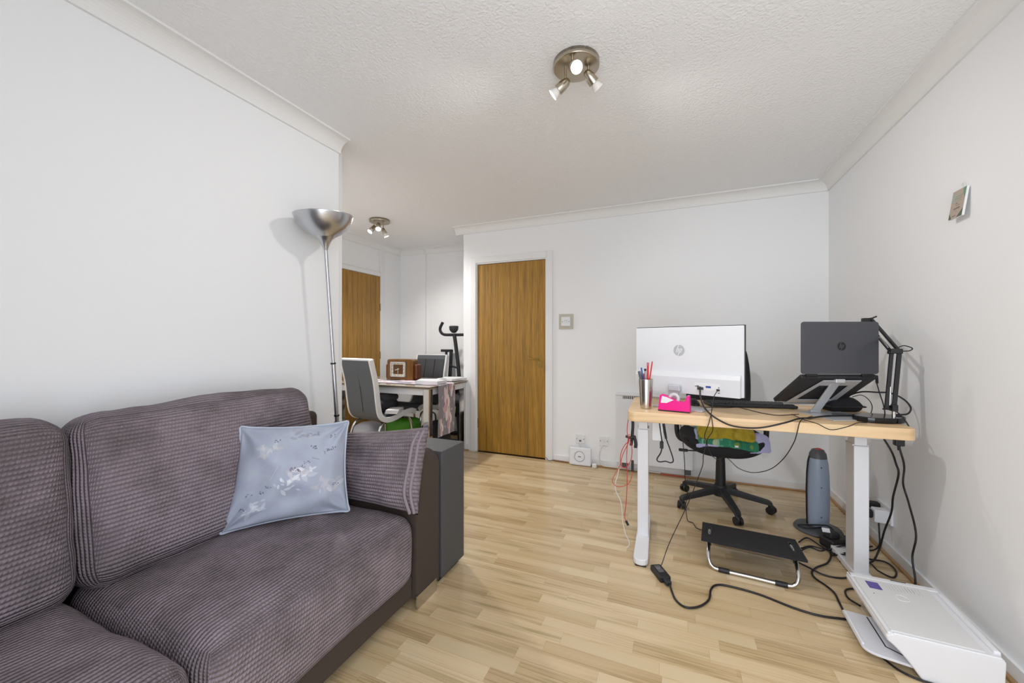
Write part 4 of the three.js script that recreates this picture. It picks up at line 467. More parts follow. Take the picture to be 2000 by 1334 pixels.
{ // printer on the floor by the right wall; front to -x
  const t = thing('printer', 'white printer on the floor against the right wall', 'printer', [0.845, 0, -1.975], undefined, -0.035); const w = 0.2; // half length along z
  const sec = new THREE.Shape(); sec.moveTo(-0.05, 0.0); sec.lineTo(0.128, 0.0); sec.lineTo(0.14, 0.04); sec.lineTo(0.143, 0.118); sec.quadraticCurveTo(0.143, 0.128, 0.13, 0.128); sec.lineTo(-0.125, 0.128); sec.quadraticCurveTo(-0.143, 0.128, -0.143, 0.118); sec.lineTo(-0.14, 0.108); sec.quadraticCurveTo(-0.1, 0.08, -0.05, 0.0);
  const g = new THREE.ExtrudeGeometry(sec, { depth: 2 * w - 0.016, bevelEnabled: true, bevelSize: 0.006, bevelThickness: 0.008, bevelSegments: 3, curveSegments: 10 }); g.translate(0, 0.006, -w + 0.008); part(t, 'body', g, M.white);
  part(t, 'scanner_lid', bx(-0.132, 0.108, 0.136, 0.144, -w + 0.035, w - 0.012, 0.004), mat('#dedede', 0.4)); part(t, 'lid_rim', [bx(-0.146, -0.134, 0.132, 0.1425, -w, w, 0.004), bx(-0.146, 0.146, 0.132, 0.1425, -w, -w + 0.03, 0.005), bx(-0.13, 0.14, 0.132, 0.1425, w - 0.01, w, 0.004)], M.white); part(t, 'paper_feed', [bx(0.128, 0.147, 0.13, 0.15, -w + 0.05, w - 0.02, 0.006)], M.white); part(t, 'hinge_slot', bx(0.0, 0.05, 0.142, 0.1435, -w + 0.006, -w + 0.011), M.greyPlastic);
  const pl = part(t, 'control_button', (() => { const q = cyl(0.011, 0.01, 0.004, 0.118, 0.135, w - 0.075, 20); return q; })(), M.whiteMatt);
  const dec = (W, H, x, z, tex, n, lab, rot = 0) => { const q = new THREE.PlaneGeometry(W, H); q.rotateX(-Math.PI / 2); q.rotateY(rot); q.translate(x, 0.1444, z); part(t, n, q, mat('#ffffff', 0.45, 0, { map: tex }), lab); }; dec(0.055, 0.042, -0.08, -0.115, T.sticker, 'sticker', 'purple sticker', -Math.PI / 2); dec(0.13, 0.05, 0.018, -0.125, T.ptext, 'print', 'columns of small grey print');
  const em = new THREE.TorusGeometry(0.021, 0.0012, 6, 40); em.rotateX(-Math.PI / 2); em.translate(-0.012, 0.1443, -0.055); part(t, 'emblem', em, M.whiteMatt, 'embossed round emblem'); part(t, 'glass_mark', bar([-0.1, 0.1442, -0.05], [-0.1, 0.1446, -0.05], 0.0022, 10), M.black);
  const tr = new THREE.Shape(); tr.moveTo(0.03, -0.06); tr.lineTo(-0.19, -0.06); tr.quadraticCurveTo(-0.2, -0.06, -0.2, -0.05); tr.lineTo(-0.2, 0.15); tr.quadraticCurveTo(-0.195, 0.175, -0.16, 0.18); tr.lineTo(0.03, 0.19); const tg = new THREE.ExtrudeGeometry(tr, { depth: 0.005, bevelEnabled: true, bevelSize: 0.002, bevelThickness: 0.002, bevelSegments: 2, curveSegments: 8 }); tg.rotateX(Math.PI / 2); tg.rotateZ(-0.06); tg.translate(0, 0.03, 0); const tray = part(t, 'output_tray', tg, mat('#d9dae0', 0.35)); const sl = (q) => { q.rotateZ(-0.06); q.translate(0, 0.03, 0); return q; };
  part(tray, 'tray_edge', sl(bx(-0.2, -0.192, 0.001, 0.007, -0.045, 0.145, 0.002)), M.white); part(tray, 'guide_slot', [sl(bx(-0.125, -0.121, 0.0015, 0.0035, -0.05, 0.12)), sl((() => { const q = bx(-0.0, 0.075, 0.0015, 0.0035, -0.002, 0.002); q.rotateY(-0.5); q.translate(-0.123, 0, 0.12); return q; })())], M.black); part(t, 'mouth', bx(-0.062, 0.0, 0.034, 0.07, -0.12, 0.17), M.greyPlastic); for (const z of [-0.17, 0.17]) part(t, 'foot', bx(0.0, 0.08, 0, 0.007, z - 0.02, z + 0.02), M.darkPlastic);
}
// ---------------------------------------------------------------- right wall
{ const t = world(thing('double_socket', 'white double wall socket with plugs low on the right wall', 'socket', [1.07, 0.165, -2.8])); part(t, 'plate', bx(XR - 0.011, XR, 0.17, 0.262, -2.885, -2.725, 0.003), M.white); part(t, 'backbox', bx(XR - 0.012, XR - 0.008, 0.172, 0.26, -2.882, -2.728), M.whiteMatt); }
single('plug_in_adaptor', 'white cube adaptor plugged into the right wall socket', 'adaptor', bx(XR - 0.075, XR - 0.011, 0.175, 0.245, -2.79, -2.735, 0.006), M.white);
{ const t = world(thing('power_plug', 'black mains plug in the upper right wall socket', 'plug', [1.03, 0.235, -2.85])); part(t, 'body', bx(XR - 0.06, XR - 0.012, 0.215, 0.25, -2.88, -2.835, 0.008), M.black); part(t, 'strain_relief', tube([[XR - 0.05, 0.232, -2.88], [XR - 0.06, 0.23, -2.92], [XR - 0.07, 0.226, -2.955]], 0.006, 12), M.black); }
{ const t = world(thing('power_plug', 'black mains plug in the white cube adaptor', 'plug', [0.99, 0.195, -2.76])); part(t, 'body', bx(XR - 0.115, XR - 0.075, 0.19, 0.235, -2.795, -2.75, 0.01), M.black); part(t, 'strain_relief', bar([XR - 0.11, 0.212, -2.79], [XR - 0.12, 0.212, -2.83], 0.006), M.black); }
cord('adaptor_cable', 'black pair of cables hanging from the cube adaptor to floor', [[1.035, 0.18, -2.76], [1.035, 0.12, -2.75], [1.03, 0.05, -2.74], [1.0, 0.008, -2.76], [0.95, 0.006, -2.8]], 0.004, M.cable);
{ const t = thing('wall_card', 'small printed keepsake card hanging crooked on the right wall', 'card', [1.07, 1.729, -2.172]); const turn = (g) => { g.rotateZ(-0.14); return g; }; part(t, 'block', turn(bx(-0.004, 0.004, -0.058, 0.058, -0.041, 0.041, 0.0008)), M.whiteMatt); const f = new THREE.PlaneGeometry(0.082, 0.116); f.rotateY(-Math.PI / 2); f.translate(-0.0045, 0, 0); part(t, 'print', turn(f), mat('#ffffff', 0.6, 0, { map: T.card }), 'floral print with handwriting'); part(t, 'hanging_loop', turn(tube([[0, 0.057, -0.012], [0, 0.078, -0.004], [0, 0.08, 0.01], [0, 0.057, 0.02]], 0.0012, 24)), M.whiteCable); }
// ---------------------------------------------------------------- cables on and under the desk
cord('display_cable', 'thick black cable looping from monitor over the desk edge', [[0.128, 0.918, -2.36], [0.125, 0.876, -2.29], [0.138, 0.833, -2.2], [0.183, 0.788, -2.19], [0.262, 0.751, -2.19], [0.37, 0.75, -2.19], [0.477, 0.783, -2.19], [0.545, 0.799, -2.24], [0.61, 0.792, -2.32], [0.7, 0.795, -2.4], [0.83, 0.796, -2.46], [0.87, 0.79, -2.49]], 0.0042, M.cable);
single('display_plug', 'black plug in the monitor port', 'plug', bx(0.113, 0.143, 0.904, 0.918, -2.372, -2.345, 0.003), M.darkPlastic); single('monitor_power_plug', 'small round black plug in the monitor port', 'plug', bx(0.203, 0.219, 0.903, 0.914, -2.345, -2.315, 0.004), M.darkPlastic);
cord('monitor_power_cable', 'thin black cable from monitor down to the power brick on floor', [[0.209, 0.908, -2.32], [0.185, 0.88, -2.25], [0.174, 0.83, -2.205], [0.16, 0.76, -2.195], [0.139, 0.689, -2.2], [0.148, 0.656, -2.2], [0.134, 0.59, -2.2], [0.13, 0.537, -2.2], [0.101, 0.445, -2.2], [0.06, 0.33, -2.19], [-0.024, 0.136, -2.16], [-0.062, 0.03, -2.128], [-0.075, 0.018, -2.118]], 0.0021, M.cable);
cord('second_desk_cable', 'thin black cable crossing the monitor cable at desk edge', [[0.15, 0.797, -2.4], [0.168, 0.793, -2.23], [0.172, 0.775, -2.195], [0.176, 0.72, -2.195], [0.15, 0.665, -2.2], [0.165, 0.6, -2.25], [0.21, 0.5, -2.5], [0.26, 0.43, -2.75]], 0.0021, M.cable);
cord('hanging_black_cable', 'thin black cable hanging from desk underside to the footrest', [[0.02, 0.73, -2.66], [0.039, 0.607, -2.68], [0.045, 0.556, -2.69], [0.057, 0.405, -2.7], [0.061, 0.282, -2.73], [0.075, 0.2, -2.75], [0.065, 0.1, -2.77], [0.075, 0.01, -2.78], [0.085, 0.005, -2.76], [0.107, 0.005, -2.75], [0.124, 0.005, -2.685], [0.163, 0.005, -2.666], [0.234, 0.005, -2.654]], 0.0024, M.cable);
cord('swagged_cable', 'thin black cable sagging from desk edge towards the chair column', [[0.64, 0.789, -2.4], [0.56, 0.797, -2.24], [0.536, 0.785, -2.195], [0.529, 0.742, -2.2], [0.526, 0.677, -2.25], [0.507, 0.573, -2.35], [0.476, 0.469, -2.5], [0.42, 0.399, -2.65], [0.37, 0.372, -2.8], [0.345, 0.362, -3.0], [0.32, 0.37, -3.08]], 0.0022, M.cable);
cord('short_swag_cable', 'thin black cable dipping below desk edge near the laptop stand', [[0.56, 0.79, -2.42], [0.562, 0.797, -2.235], [0.605, 0.788, -2.195], [0.655, 0.765, -2.195], [0.719, 0.784, -2.2], [0.77, 0.795, -2.25], [0.82, 0.79, -2.3]], 0.002, M.cable);
cord('mouse_cable', 'thin black mouse cable wandering across the desk top', [[0.128, 0.796, -2.56], [0.152, 0.797, -2.446], [0.276, 0.788, -2.53], [0.33, 0.789, -2.575], [0.365, 0.788, -2.52], [0.429, 0.788, -2.408], [0.489, 0.788, -2.372], [0.595, 0.788, -2.446]], 0.002, M.cable);
cord('laptop_charger_cable', 'black charger cable dropping from the laptop hinge side', [[0.938, 0.99, -2.52], [0.945, 0.975, -2.535], [0.944, 0.957, -2.535], [0.95, 0.906, -2.52], [0.957, 0.85, -2.5], [0.957, 0.8, -2.49], [0.94, 0.79, -2.52]], 0.0026, M.cable); single('charger_plug', 'black charger plug at the laptop side', 'plug', beam([0.936, 0.994, -2.515], [0.945, 0.955, -2.535], 0.009, 0.009), M.black);
cord('looped_cable', 'thick black cable looping out beyond the desk lamp', [[0.86, 0.86, -2.68], [0.9, 0.9, -2.6], [0.96, 0.906, -2.56], [1.007, 0.905, -2.555], [1.055, 0.877, -2.55], [1.068, 0.841, -2.52], [1.03, 0.818, -2.46], [0.97, 0.815, -2.43]], 0.004, M.cable); cord('case_cable', 'thin black cable curling round the zip case', [[0.88, 0.868, -2.64], [0.912, 0.882, -2.62], [0.936, 0.861, -2.6], [0.935, 0.829, -2.56], [0.91, 0.792, -2.53], [0.86, 0.79, -2.54], [0.75, 0.792, -2.5]], 0.002, M.cable);
cord('lamp_cord', 'black cord from desk lamp over the right desk end', [[0.94, 0.85, -2.36], [0.965, 0.82, -2.345], [0.985, 0.77, -2.33], [0.983, 0.735, -2.33], [0.955, 0.72, -2.35]], 0.003, M.cable);
{ const t = world(thing('cable_coupler', 'black cable coupler hanging under the right desk end', 'plug', [0.935, 0.69, -2.3])); part(t, 'body', bx(0.917, 0.951, 0.695, 0.737, -2.315, -2.285, 0.005), M.black); part(t, 'strain_relief', bar([0.934, 0.695, -2.3], [0.936, 0.675, -2.302], 0.006), M.black); }
cord('wall_side_cable', 'black cable hanging by the right wall from coupler to skirting', [[0.936, 0.69, -2.302], [0.965, 0.6, -2.33], [1.04, 0.463, -2.52], [1.055, 0.374, -2.504], [1.045, 0.261, -2.42], [1.035, 0.148, -2.427], [1.03, 0.06, -2.391], [1.025, 0.008, -2.39]], 0.0042, M.cable);
cord('desk_power_cable', 'thick black cable hanging behind right desk leg to the floor tangle', [[0.93, 0.735, -2.5], [0.98, 0.633, -2.487], [0.985, 0.576, -2.45], [0.99, 0.528, -2.44], [1.01, 0.389, -2.54], [1.015, 0.299, -2.57], [1.01, 0.174, -2.63], [1.0, 0.06, -2.66], [0.955, 0.008, -2.62], [0.882, 0.03, -2.568], [0.83, 0.046, -2.567], [0.788, 0.006, -2.626], [0.799, 0.006, -2.7]], 0.0045, M.cable);
cord('brick_cable', 'thick black cable snaking across the floor from power brick to printer', [[-0.022, 0.015, -1.995], [-0.012, 0.006, -1.955], [0.006, 0.006, -1.895], [0.045, 0.006, -1.864], [0.097, 0.006, -1.89], [0.14, 0.006, -1.955], [0.155, 0.006, -2.039], [0.18, 0.006, -2.087], [0.229, 0.006, -2.104], [0.352, 0.006, -2.09], [0.478, 0.006, -2.041], [0.564, 0.006, -2.026], [0.656, 0.006, -2.041], [0.732, 0.006, -2.066]], 0.0046, M.cable);
const knot = 'black cables tangled on the floor by the right desk leg';
cord('tangled_cable', 'black cable curving from extension block past footrest to the printer tray', [[0.826, 0.006, -2.776], [0.80, 0.006, -2.7], [0.777, 0.006, -2.606], [0.735, 0.006, -2.518], [0.675, 0.006, -2.454], [0.638, 0.006, -2.395], [0.635, 0.006, -2.338], [0.665, 0.006, -2.281], [0.68, 0.006, -2.23], [0.675, 0.006, -2.163], [0.67, 0.006, -2.098]], 0.0045, M.cable, knot);
cord('tangled_cable', 'black cable passing under the footrest corner behind the printer', [[0.57, 0.006, -2.5], [0.632, 0.012, -2.421], [0.686, 0.006, -2.387], [0.746, 0.006, -2.385], [0.801, 0.006, -2.416]], 0.0042, M.cable, knot);
cord('tangled_cable', 'long looped black cable around the foot of the right desk leg', [[0.661, 0.006, -2.719], [0.72, 0.01, -2.79], [0.76, 0.008, -2.72], [0.8, 0.018, -2.62], [0.86, 0.045, -2.6], [0.948, 0.012, -2.64], [1.018, 0.006, -2.653], [1.036, 0.006, -2.602], [1.021, 0.006, -2.536], [0.985, 0.006, -2.489], [0.944, 0.012, -2.523], [0.905, 0.04, -2.535], [0.8, 0.008, -2.56]], 0.004, M.cable, knot);
cord('tangled_cable', 'black cable running straight from tangle towards the wall socket', [[0.653, 0.01, -2.637], [0.71, 0.012, -2.68], [0.78, 0.012, -2.67], [0.85, 0.047, -2.67], [0.95, 0.012, -2.76], [1.03, 0.008, -2.82]], 0.0042, M.cable, knot);
cord('tangled_cable', 'short black cable kinked between footrest and extension block', [[0.637, 0.006, -2.602], [0.696, 0.012, -2.66], [0.744, 0.012, -2.64], [0.79, 0.02, -2.68]], 0.004, M.cable, knot);
cord('tangled_cable', 'black fan cable looped over the tower fan base', [[0.815, 0.05, -2.88], [0.74, 0.034, -2.87], [0.705, 0.028, -2.92], [0.76, 0.045, -2.9], [0.81, 0.07, -2.86], [0.83, 0.09, -2.8], [0.86, 0.06, -2.76]], 0.0038, M.cable, knot);
cord('printer_cable', 'black cable curving into the back of the printer', [[0.844, 0.006, -2.3], [0.782, 0.006, -2.31], [0.735, 0.006, -2.277], [0.724, 0.006, -2.214], [0.75, 0.008, -2.165]], 0.004, M.cable); cord('printer_front_cable', 'black cable emerging under the printer tray', [[0.70, 0.006, -1.85], [0.728, 0.006, -1.80], [0.77, 0.006, -1.775], [0.835, 0.006, -1.765]], 0.0036, M.cable);
{ const t = world(thing('cable_hook', 'black hook holding red cables under the left desk end', 'hook', [-0.224, 0.57, -2.27])); part(t, 'strap', tube([[-0.22, 0.737, -2.275], [-0.216, 0.71, -2.272], [-0.218, 0.66, -2.27], [-0.224, 0.6, -2.27], [-0.226, 0.585, -2.27]], 0.008, 30), M.black); part(t, 'crossbar', tube([[-0.254, 0.637, -2.262], [-0.235, 0.63, -2.262], [-0.208, 0.638, -2.265]], 0.007, 20), M.black); part(t, 'pad', tube([[-0.21, 0.64, -2.268], [-0.2, 0.6, -2.268], [-0.202, 0.575, -2.268]], 0.009, 20), M.darkPlastic); }
const lead = 'red and white leads hanging at the left desk end';
cord('red_lead', 'red lead looped below the black desk hook', [[-0.24, 0.737, -2.27], [-0.247, 0.666, -2.27], [-0.238, 0.615, -2.258], [-0.261, 0.581, -2.27], [-0.28, 0.536, -2.27], [-0.283, 0.481, -2.27], [-0.269, 0.456, -2.27], [-0.247, 0.465, -2.27], [-0.227, 0.502, -2.27], [-0.219, 0.56, -2.256], [-0.227, 0.61, -2.256]], 0.0022, M.redCable, lead); cord('red_lead', 'red lead hanging straight down to a black plug', [[-0.24, 0.65, -2.252], [-0.24, 0.623, -2.252], [-0.248, 0.531, -2.258], [-0.246, 0.388, -2.26], [-0.251, 0.272, -2.26], [-0.259, 0.185, -2.26], [-0.251, 0.161, -2.26]], 0.0022, M.redCable, lead);
cord('orange_lead', 'orange lead in a wide loop ending in a black inline switch', [[-0.232, 0.65, -2.256], [-0.237, 0.607, -2.262], [-0.273, 0.522, -2.28], [-0.287, 0.463, -2.28], [-0.31, 0.419, -2.28], [-0.33, 0.37, -2.28], [-0.31, 0.343, -2.28], [-0.276, 0.345, -2.28], [-0.239, 0.368, -2.28], [-0.222, 0.413, -2.28], [-0.22, 0.436, -2.28]], 0.0022, M.orangeCable, lead); cord('white_lead', 'white lead trailing down to the floor beside the left desk leg', [[-0.24, 0.604, -2.29], [-0.283, 0.489, -2.29], [-0.302, 0.399, -2.29], [-0.314, 0.354, -2.29], [-0.311, 0.31, -2.29], [-0.285, 0.256, -2.29], [-0.277, 0.199, -2.29], [-0.274, 0.147, -2.29], [-0.257, 0.08, -2.28], [-0.238, 0.043, -2.28], [-0.238, 0.016, -2.28], [-0.252, 0.006, -2.275]], 0.0024, M.whiteCable, lead);
{ const t = world(thing('usb_plug', 'black plug with metal tip on the red lead', 'plug', [-0.24, 0.13, -2.26])); part(t, 'body', beam([-0.252, 0.163, -2.26], [-0.24, 0.14, -2.26], 0.012, 0.008), M.black); part(t, 'metal_tip', beam([-0.24, 0.14, -2.26], [-0.231, 0.125, -2.26], 0.009, 0.004), M.silver); } single('inline_switch', 'black inline switch on the orange lead', 'switch', bx(-0.226, -0.212, 0.436, 0.5, -2.286, -2.274, 0.004), M.black);
cord('underdesk_cable', 'black looped cable with ferrite hanging under the desk', [[-0.088, 0.735, -2.42], [-0.074, 0.632, -2.415], [-0.068, 0.579, -2.415], [-0.074, 0.525, -2.42], [-0.096, 0.481, -2.42], [-0.082, 0.467, -2.42], [-0.049, 0.474, -2.42], [-0.022, 0.469, -2.42], [-0.008, 0.485, -2.42], [-0.024, 0.542, -2.42], [-0.044, 0.599, -2.42], [-0.055, 0.642, -2.42], [-0.062, 0.735, -2.42]], 0.0036, M.cable); single('ferrite_bead', 'black ferrite bead on the looped cable under the desk', 'ferrite', bx(-0.08, -0.06, 0.548, 0.588, -2.424, -2.404, 0.004), M.darkPlastic); single('cable_joint', 'slim black connector on the looped cable under the desk', 'connector', [bar([-0.06, 0.69, -2.42], [-0.054, 0.65, -2.42], 0.008, 10, 0.007), bar([-0.054, 0.648, -2.42], [-0.046, 0.605, -2.42], 0.008, 10, 0.006)], M.black);

// ---------------------------------------------------------------- dining alcove
{
  const t = world(thing('dining_table', 'glass topped extending dining table with chrome legs in the alcove', 'dining table', [-2.65, 0, -3.365])); const x0 = -3.25, x1 = -2.05, z0 = -3.755, z1 = -2.975; part(t, 'glass_top', bx(x0, x1, 0.742, 0.752, z0, z1, 0.004), M.glassTop, 'taupe glass top'); part(t, 'extension_leaf', bx(x0 + 0.02, x1 - 0.015, 0.726, 0.736, z0 + 0.02, z1 - 0.015, 0.003), M.glassTop);
  part(t, 'spacer', [[-3.1, -3.05], [-2.45, -3.05], [-3.1, -3.68], [-2.45, -3.68]].map(([x, z]) => cyl(0.02, 0.02, 0.006, x, 0.736, z)), M.chrome);
  for (const [a, b, c, d] of [[x0 + 0.08, x1 - 0.08, z1 - 0.075, z1 - 0.045], [x0 + 0.08, x1 - 0.08, z0 + 0.045, z0 + 0.075], [x0 + 0.045, x0 + 0.075, z0 + 0.08, z1 - 0.08], [x1 - 0.075, x1 - 0.045, z0 + 0.08, z1 - 0.08]]) part(t, 'rail', bx(a, b, 0.665, 0.722, c, d, 0.003), M.white);
  for (const x of [x0 + 0.03, x1 - 0.095]) for (const z of [z0 + 0.03, z1 - 0.095]) part(t, 'leg', bx(x, x + 0.065, 0, 0.726, z, z + 0.065, 0.006), M.chrome);
}
function diningChair(label, pos, turn, front) {
  const t = thing('dining_chair', label, 'chair', pos, 'grey dining chairs round the glass table', turn);
  const C = new THREE.CatmullRomCurve3([[-0.235, 0.468], [-0.19, 0.488], [-0.09, 0.478], [0.05, 0.445], [0.14, 0.448], [0.2, 0.5], [0.225, 0.62], [0.25, 0.8], [0.3, 1.0]].map(([z, y]) => V(z, y, 0)), false, 'catmullrom', 0.5); const N = 40, th = 0.02; const pts = C.getSpacedPoints(N);
  const outline = (a, b, h, k0 = 0, k1 = N) => { const o = [], i2 = []; for (let i = k0; i <= k1; i++) { const q = pts[i], d = C.getTangentAt(i / N); o.push([q.x - d.y * h, q.y + d.x * h]); i2.push([q.x + d.y * b, q.y - d.x * b]); } return o.concat(i2.reverse()); };
  const ext = (poly, xa, xb, bev) => { const g = prism(poly, xb - xa - 2 * bev, bev); g.applyMatrix4(new THREE.Matrix4().makeBasis(V(0, 0, 1), V(0, 1, 0), V(-1, 0, 0))); g.translate(xb - bev, 0, 0); return g; }; // shape (z, y) swept along x
  part(t, 'shell', ext(outline(0, th * 0.9, th * 0.9), -0.193, 0.193, 0.002), M.leather, 'grey leatherette shell'); const trim = []; for (const s of [-1, 1]) trim.push(ext(outline(0, th * 1.05, th * 1.05), s > 0 ? 0.192 : -0.212, s > 0 ? 0.212 : -0.192, 0.003)); trim.push(beam([-0.205, 1.003, 0.301], [0.205, 1.003, 0.301], 0.04, 0.016, [0, 1, 0.2], 0.004)); part(t, 'edge_trim', trim, M.chairWhite, 'white edge');
  for (const [a, b] of [[-0.185, -0.065], [-0.06, 0.06], [0.065, 0.185]]) part(t, 'pad', ext(outline(0, -0.016, 0.026, 23, 38), a, b, 0.004), M.leatherDark); part(t, 'seat_pad', ext(outline(0, -0.016, 0.026, 3, 16), -0.185, 0.185, 0.004), M.leatherDark); part(t, 'seam', tube([[0, 0.92, 0.297], [0.005, 0.8, 0.27], [0.012, 0.65, 0.252], [0.012, 0.52, 0.232]], 0.002, 30), M.black);
  for (const s of [-1, 1]) { part(t, 'leg', tube([[s * 0.17, 0.43, -0.1], [s * 0.18, 0.41, -0.17], [s * 0.19, 0.34, -0.2], [s * 0.2, 0.15, -0.21], [s * 0.205, 0.012, -0.22]], 0.012, 40), M.chrome); part(t, 'leg', tube([[s * 0.17, 0.43, 0.0], [s * 0.175, 0.415, 0.12], [s * 0.185, 0.36, 0.19], [s * 0.2, 0.15, 0.24], [s * 0.21, 0.012, 0.27]], 0.012, 40), M.chrome); }
  return t;
}
diningChair('grey dining chair with a white edge seen from behind at the glass table', [-2.627, 0, -3.02], -0.15); diningChair('grey dining chair facing out from the far side of the glass table', [-2.63, 0, -3.575], Math.PI);
{ // mantel clock
  const t = thing('mantel_clock', 'walnut art deco mantel clock with a square dial on the table', 'clock', [-2.7, 0.752, -3.42], undefined, 0.12); const body = (() => { const s = new THREE.Shape(); s.moveTo(-0.15, 0.0); s.lineTo(0.15, 0); s.lineTo(0.15, 0.185); s.quadraticCurveTo(0.15, 0.21, 0.125, 0.21); s.lineTo(-0.125, 0.21); s.quadraticCurveTo(-0.15, 0.21, -0.15, 0.185); const g = new THREE.ExtrudeGeometry(s, { depth: 0.11, bevelEnabled: true, bevelSize: 0.003, bevelThickness: 0.003, bevelSegments: 2 }); g.translate(0, 0.012, -0.055); const p = g.attributes.position, u = []; for (let i = 0; i < p.count; i++) u.push(p.getX(i) * 2 + p.getZ(i), p.getY(i) * 2); g.setAttribute('uv', new THREE.Float32BufferAttribute(u, 2)); return g; })(); part(t, 'case', body, M.walnut);
  for (const s of [-1, 1]) part(t, 'shoulder', bx(s * 0.145 - (s < 0 ? 0.045 : 0), s * 0.145 + (s > 0 ? 0.045 : 0), 0.01, 0.172, -0.07, 0.035, 0.018), M.walnutSide, 'dark curved side block'); for (const x of [-0.11, 0.11]) part(t, 'foot', bx(x - 0.05, x + 0.05, 0, 0.013, -0.05, 0.06, 0.003), M.walnutSide);
  const z = 0.058, cx = -0.02, cy = 0.118; part(t, 'bezel', [bx(cx - 0.092, cx + 0.092, cy + 0.066, cy + 0.08, z, z + 0.012, 0.003), bx(cx - 0.092, cx + 0.092, cy - 0.08, cy - 0.066, z, z + 0.012, 0.003), bx(cx - 0.092, cx - 0.078, cy - 0.08, cy + 0.08, z, z + 0.012, 0.003), bx(cx + 0.078, cx + 0.092, cy - 0.08, cy + 0.08, z, z + 0.012, 0.003)], M.chrome); const f = new THREE.PlaneGeometry(0.165, 0.145); f.translate(cx, cy, z + 0.002); part(t, 'dial', f, mat('#ffffff', 0.4, 0, { map: T.clock }), 'square dial with numerals');
  part(t, 'hand', beam([cx, cy + 0.012, z + 0.006], [cx + 0.001, cy - 0.045, z + 0.006], 0.006, 0.001), M.chrome, 'minute hand'); part(t, 'hand', beam([cx + 0.016, cy + 0.006, z + 0.007], [cx - 0.033, cy - 0.008, z + 0.007], 0.007, 0.001), M.chrome, 'hour hand');
}
{ // runner along the table, hanging over its right end
  const z0 = -3.39, w = 0.3, pts = []; const L = 1.2; const g = sheet(L + 0.4, w, 90, 20, (x, z) => { const s = x + (L + 0.4) / 2; const zz = z0 + w / 2 + z; let X = -3.15 + s, Y = 0.7545 + 0.002 * noise(s * 20, z * 20); const edge = -2.046; if (X > edge) { const q = X - edge; const a = Math.min(q / 0.012, Math.PI / 2); X = edge + 0.008 * Math.sin(a) + 0.004 * Math.sin(z * 40 + q * 6) * Math.min(1, q * 8); Y = 0.7545 - Math.max(0, q - 0.01); } return [X, Y, zz + (X > edge ? 0.006 * Math.sin(q2(s)) : 0)]; function q2(v) { return v * 9; } }); single('table_runner', 'grey table runner printed with pink roses hanging over table end', 'table runner', g, mat('#ffffff', 0.85, 0, { map: T.runner, side: THREE.DoubleSide }));
}
{ // post on the table
  const lay = (name, label, x0, x1, y, h, z0, z1, turn, m) => { const g = bx(-(x1 - x0) / 2, (x1 - x0) / 2, y, y + h, -(z1 - z0) / 2, (z1 - z0) / 2); g.rotateY(turn); g.translate((x0 + x1) / 2, 0, (z0 + z1) / 2); single(name, label, 'paper', g, m, 'papers on the dining table'); }; const pm = mat('#ffffff', 0.7, 0, { map: T.book }); lay('paper_box', 'white flat carton at table end under loose letters', -2.32, -2.075, 0.758, 0.03, -3.3, -3.12, 0.06, M.white); lay('letter', 'loose white letter lying on the flat carton', -2.33, -2.13, 0.789, 0.003, -3.3, -3.15, 0.4, pm); lay('letter', 'bundle of white letters at the far table corner', -2.28, -2.07, 0.758, 0.022, -3.68, -3.45, -0.2, pm); lay('letter', 'open white letter on top of the letter bundle', -2.27, -2.08, 0.781, 0.004, -3.66, -3.46, 0.35, M.whiteMatt); lay('pamphlet', 'pale grey pamphlet beside the flat carton', -2.3, -2.12, 0.758, 0.006, -3.42, -3.33, 0.15, M.silver);
}
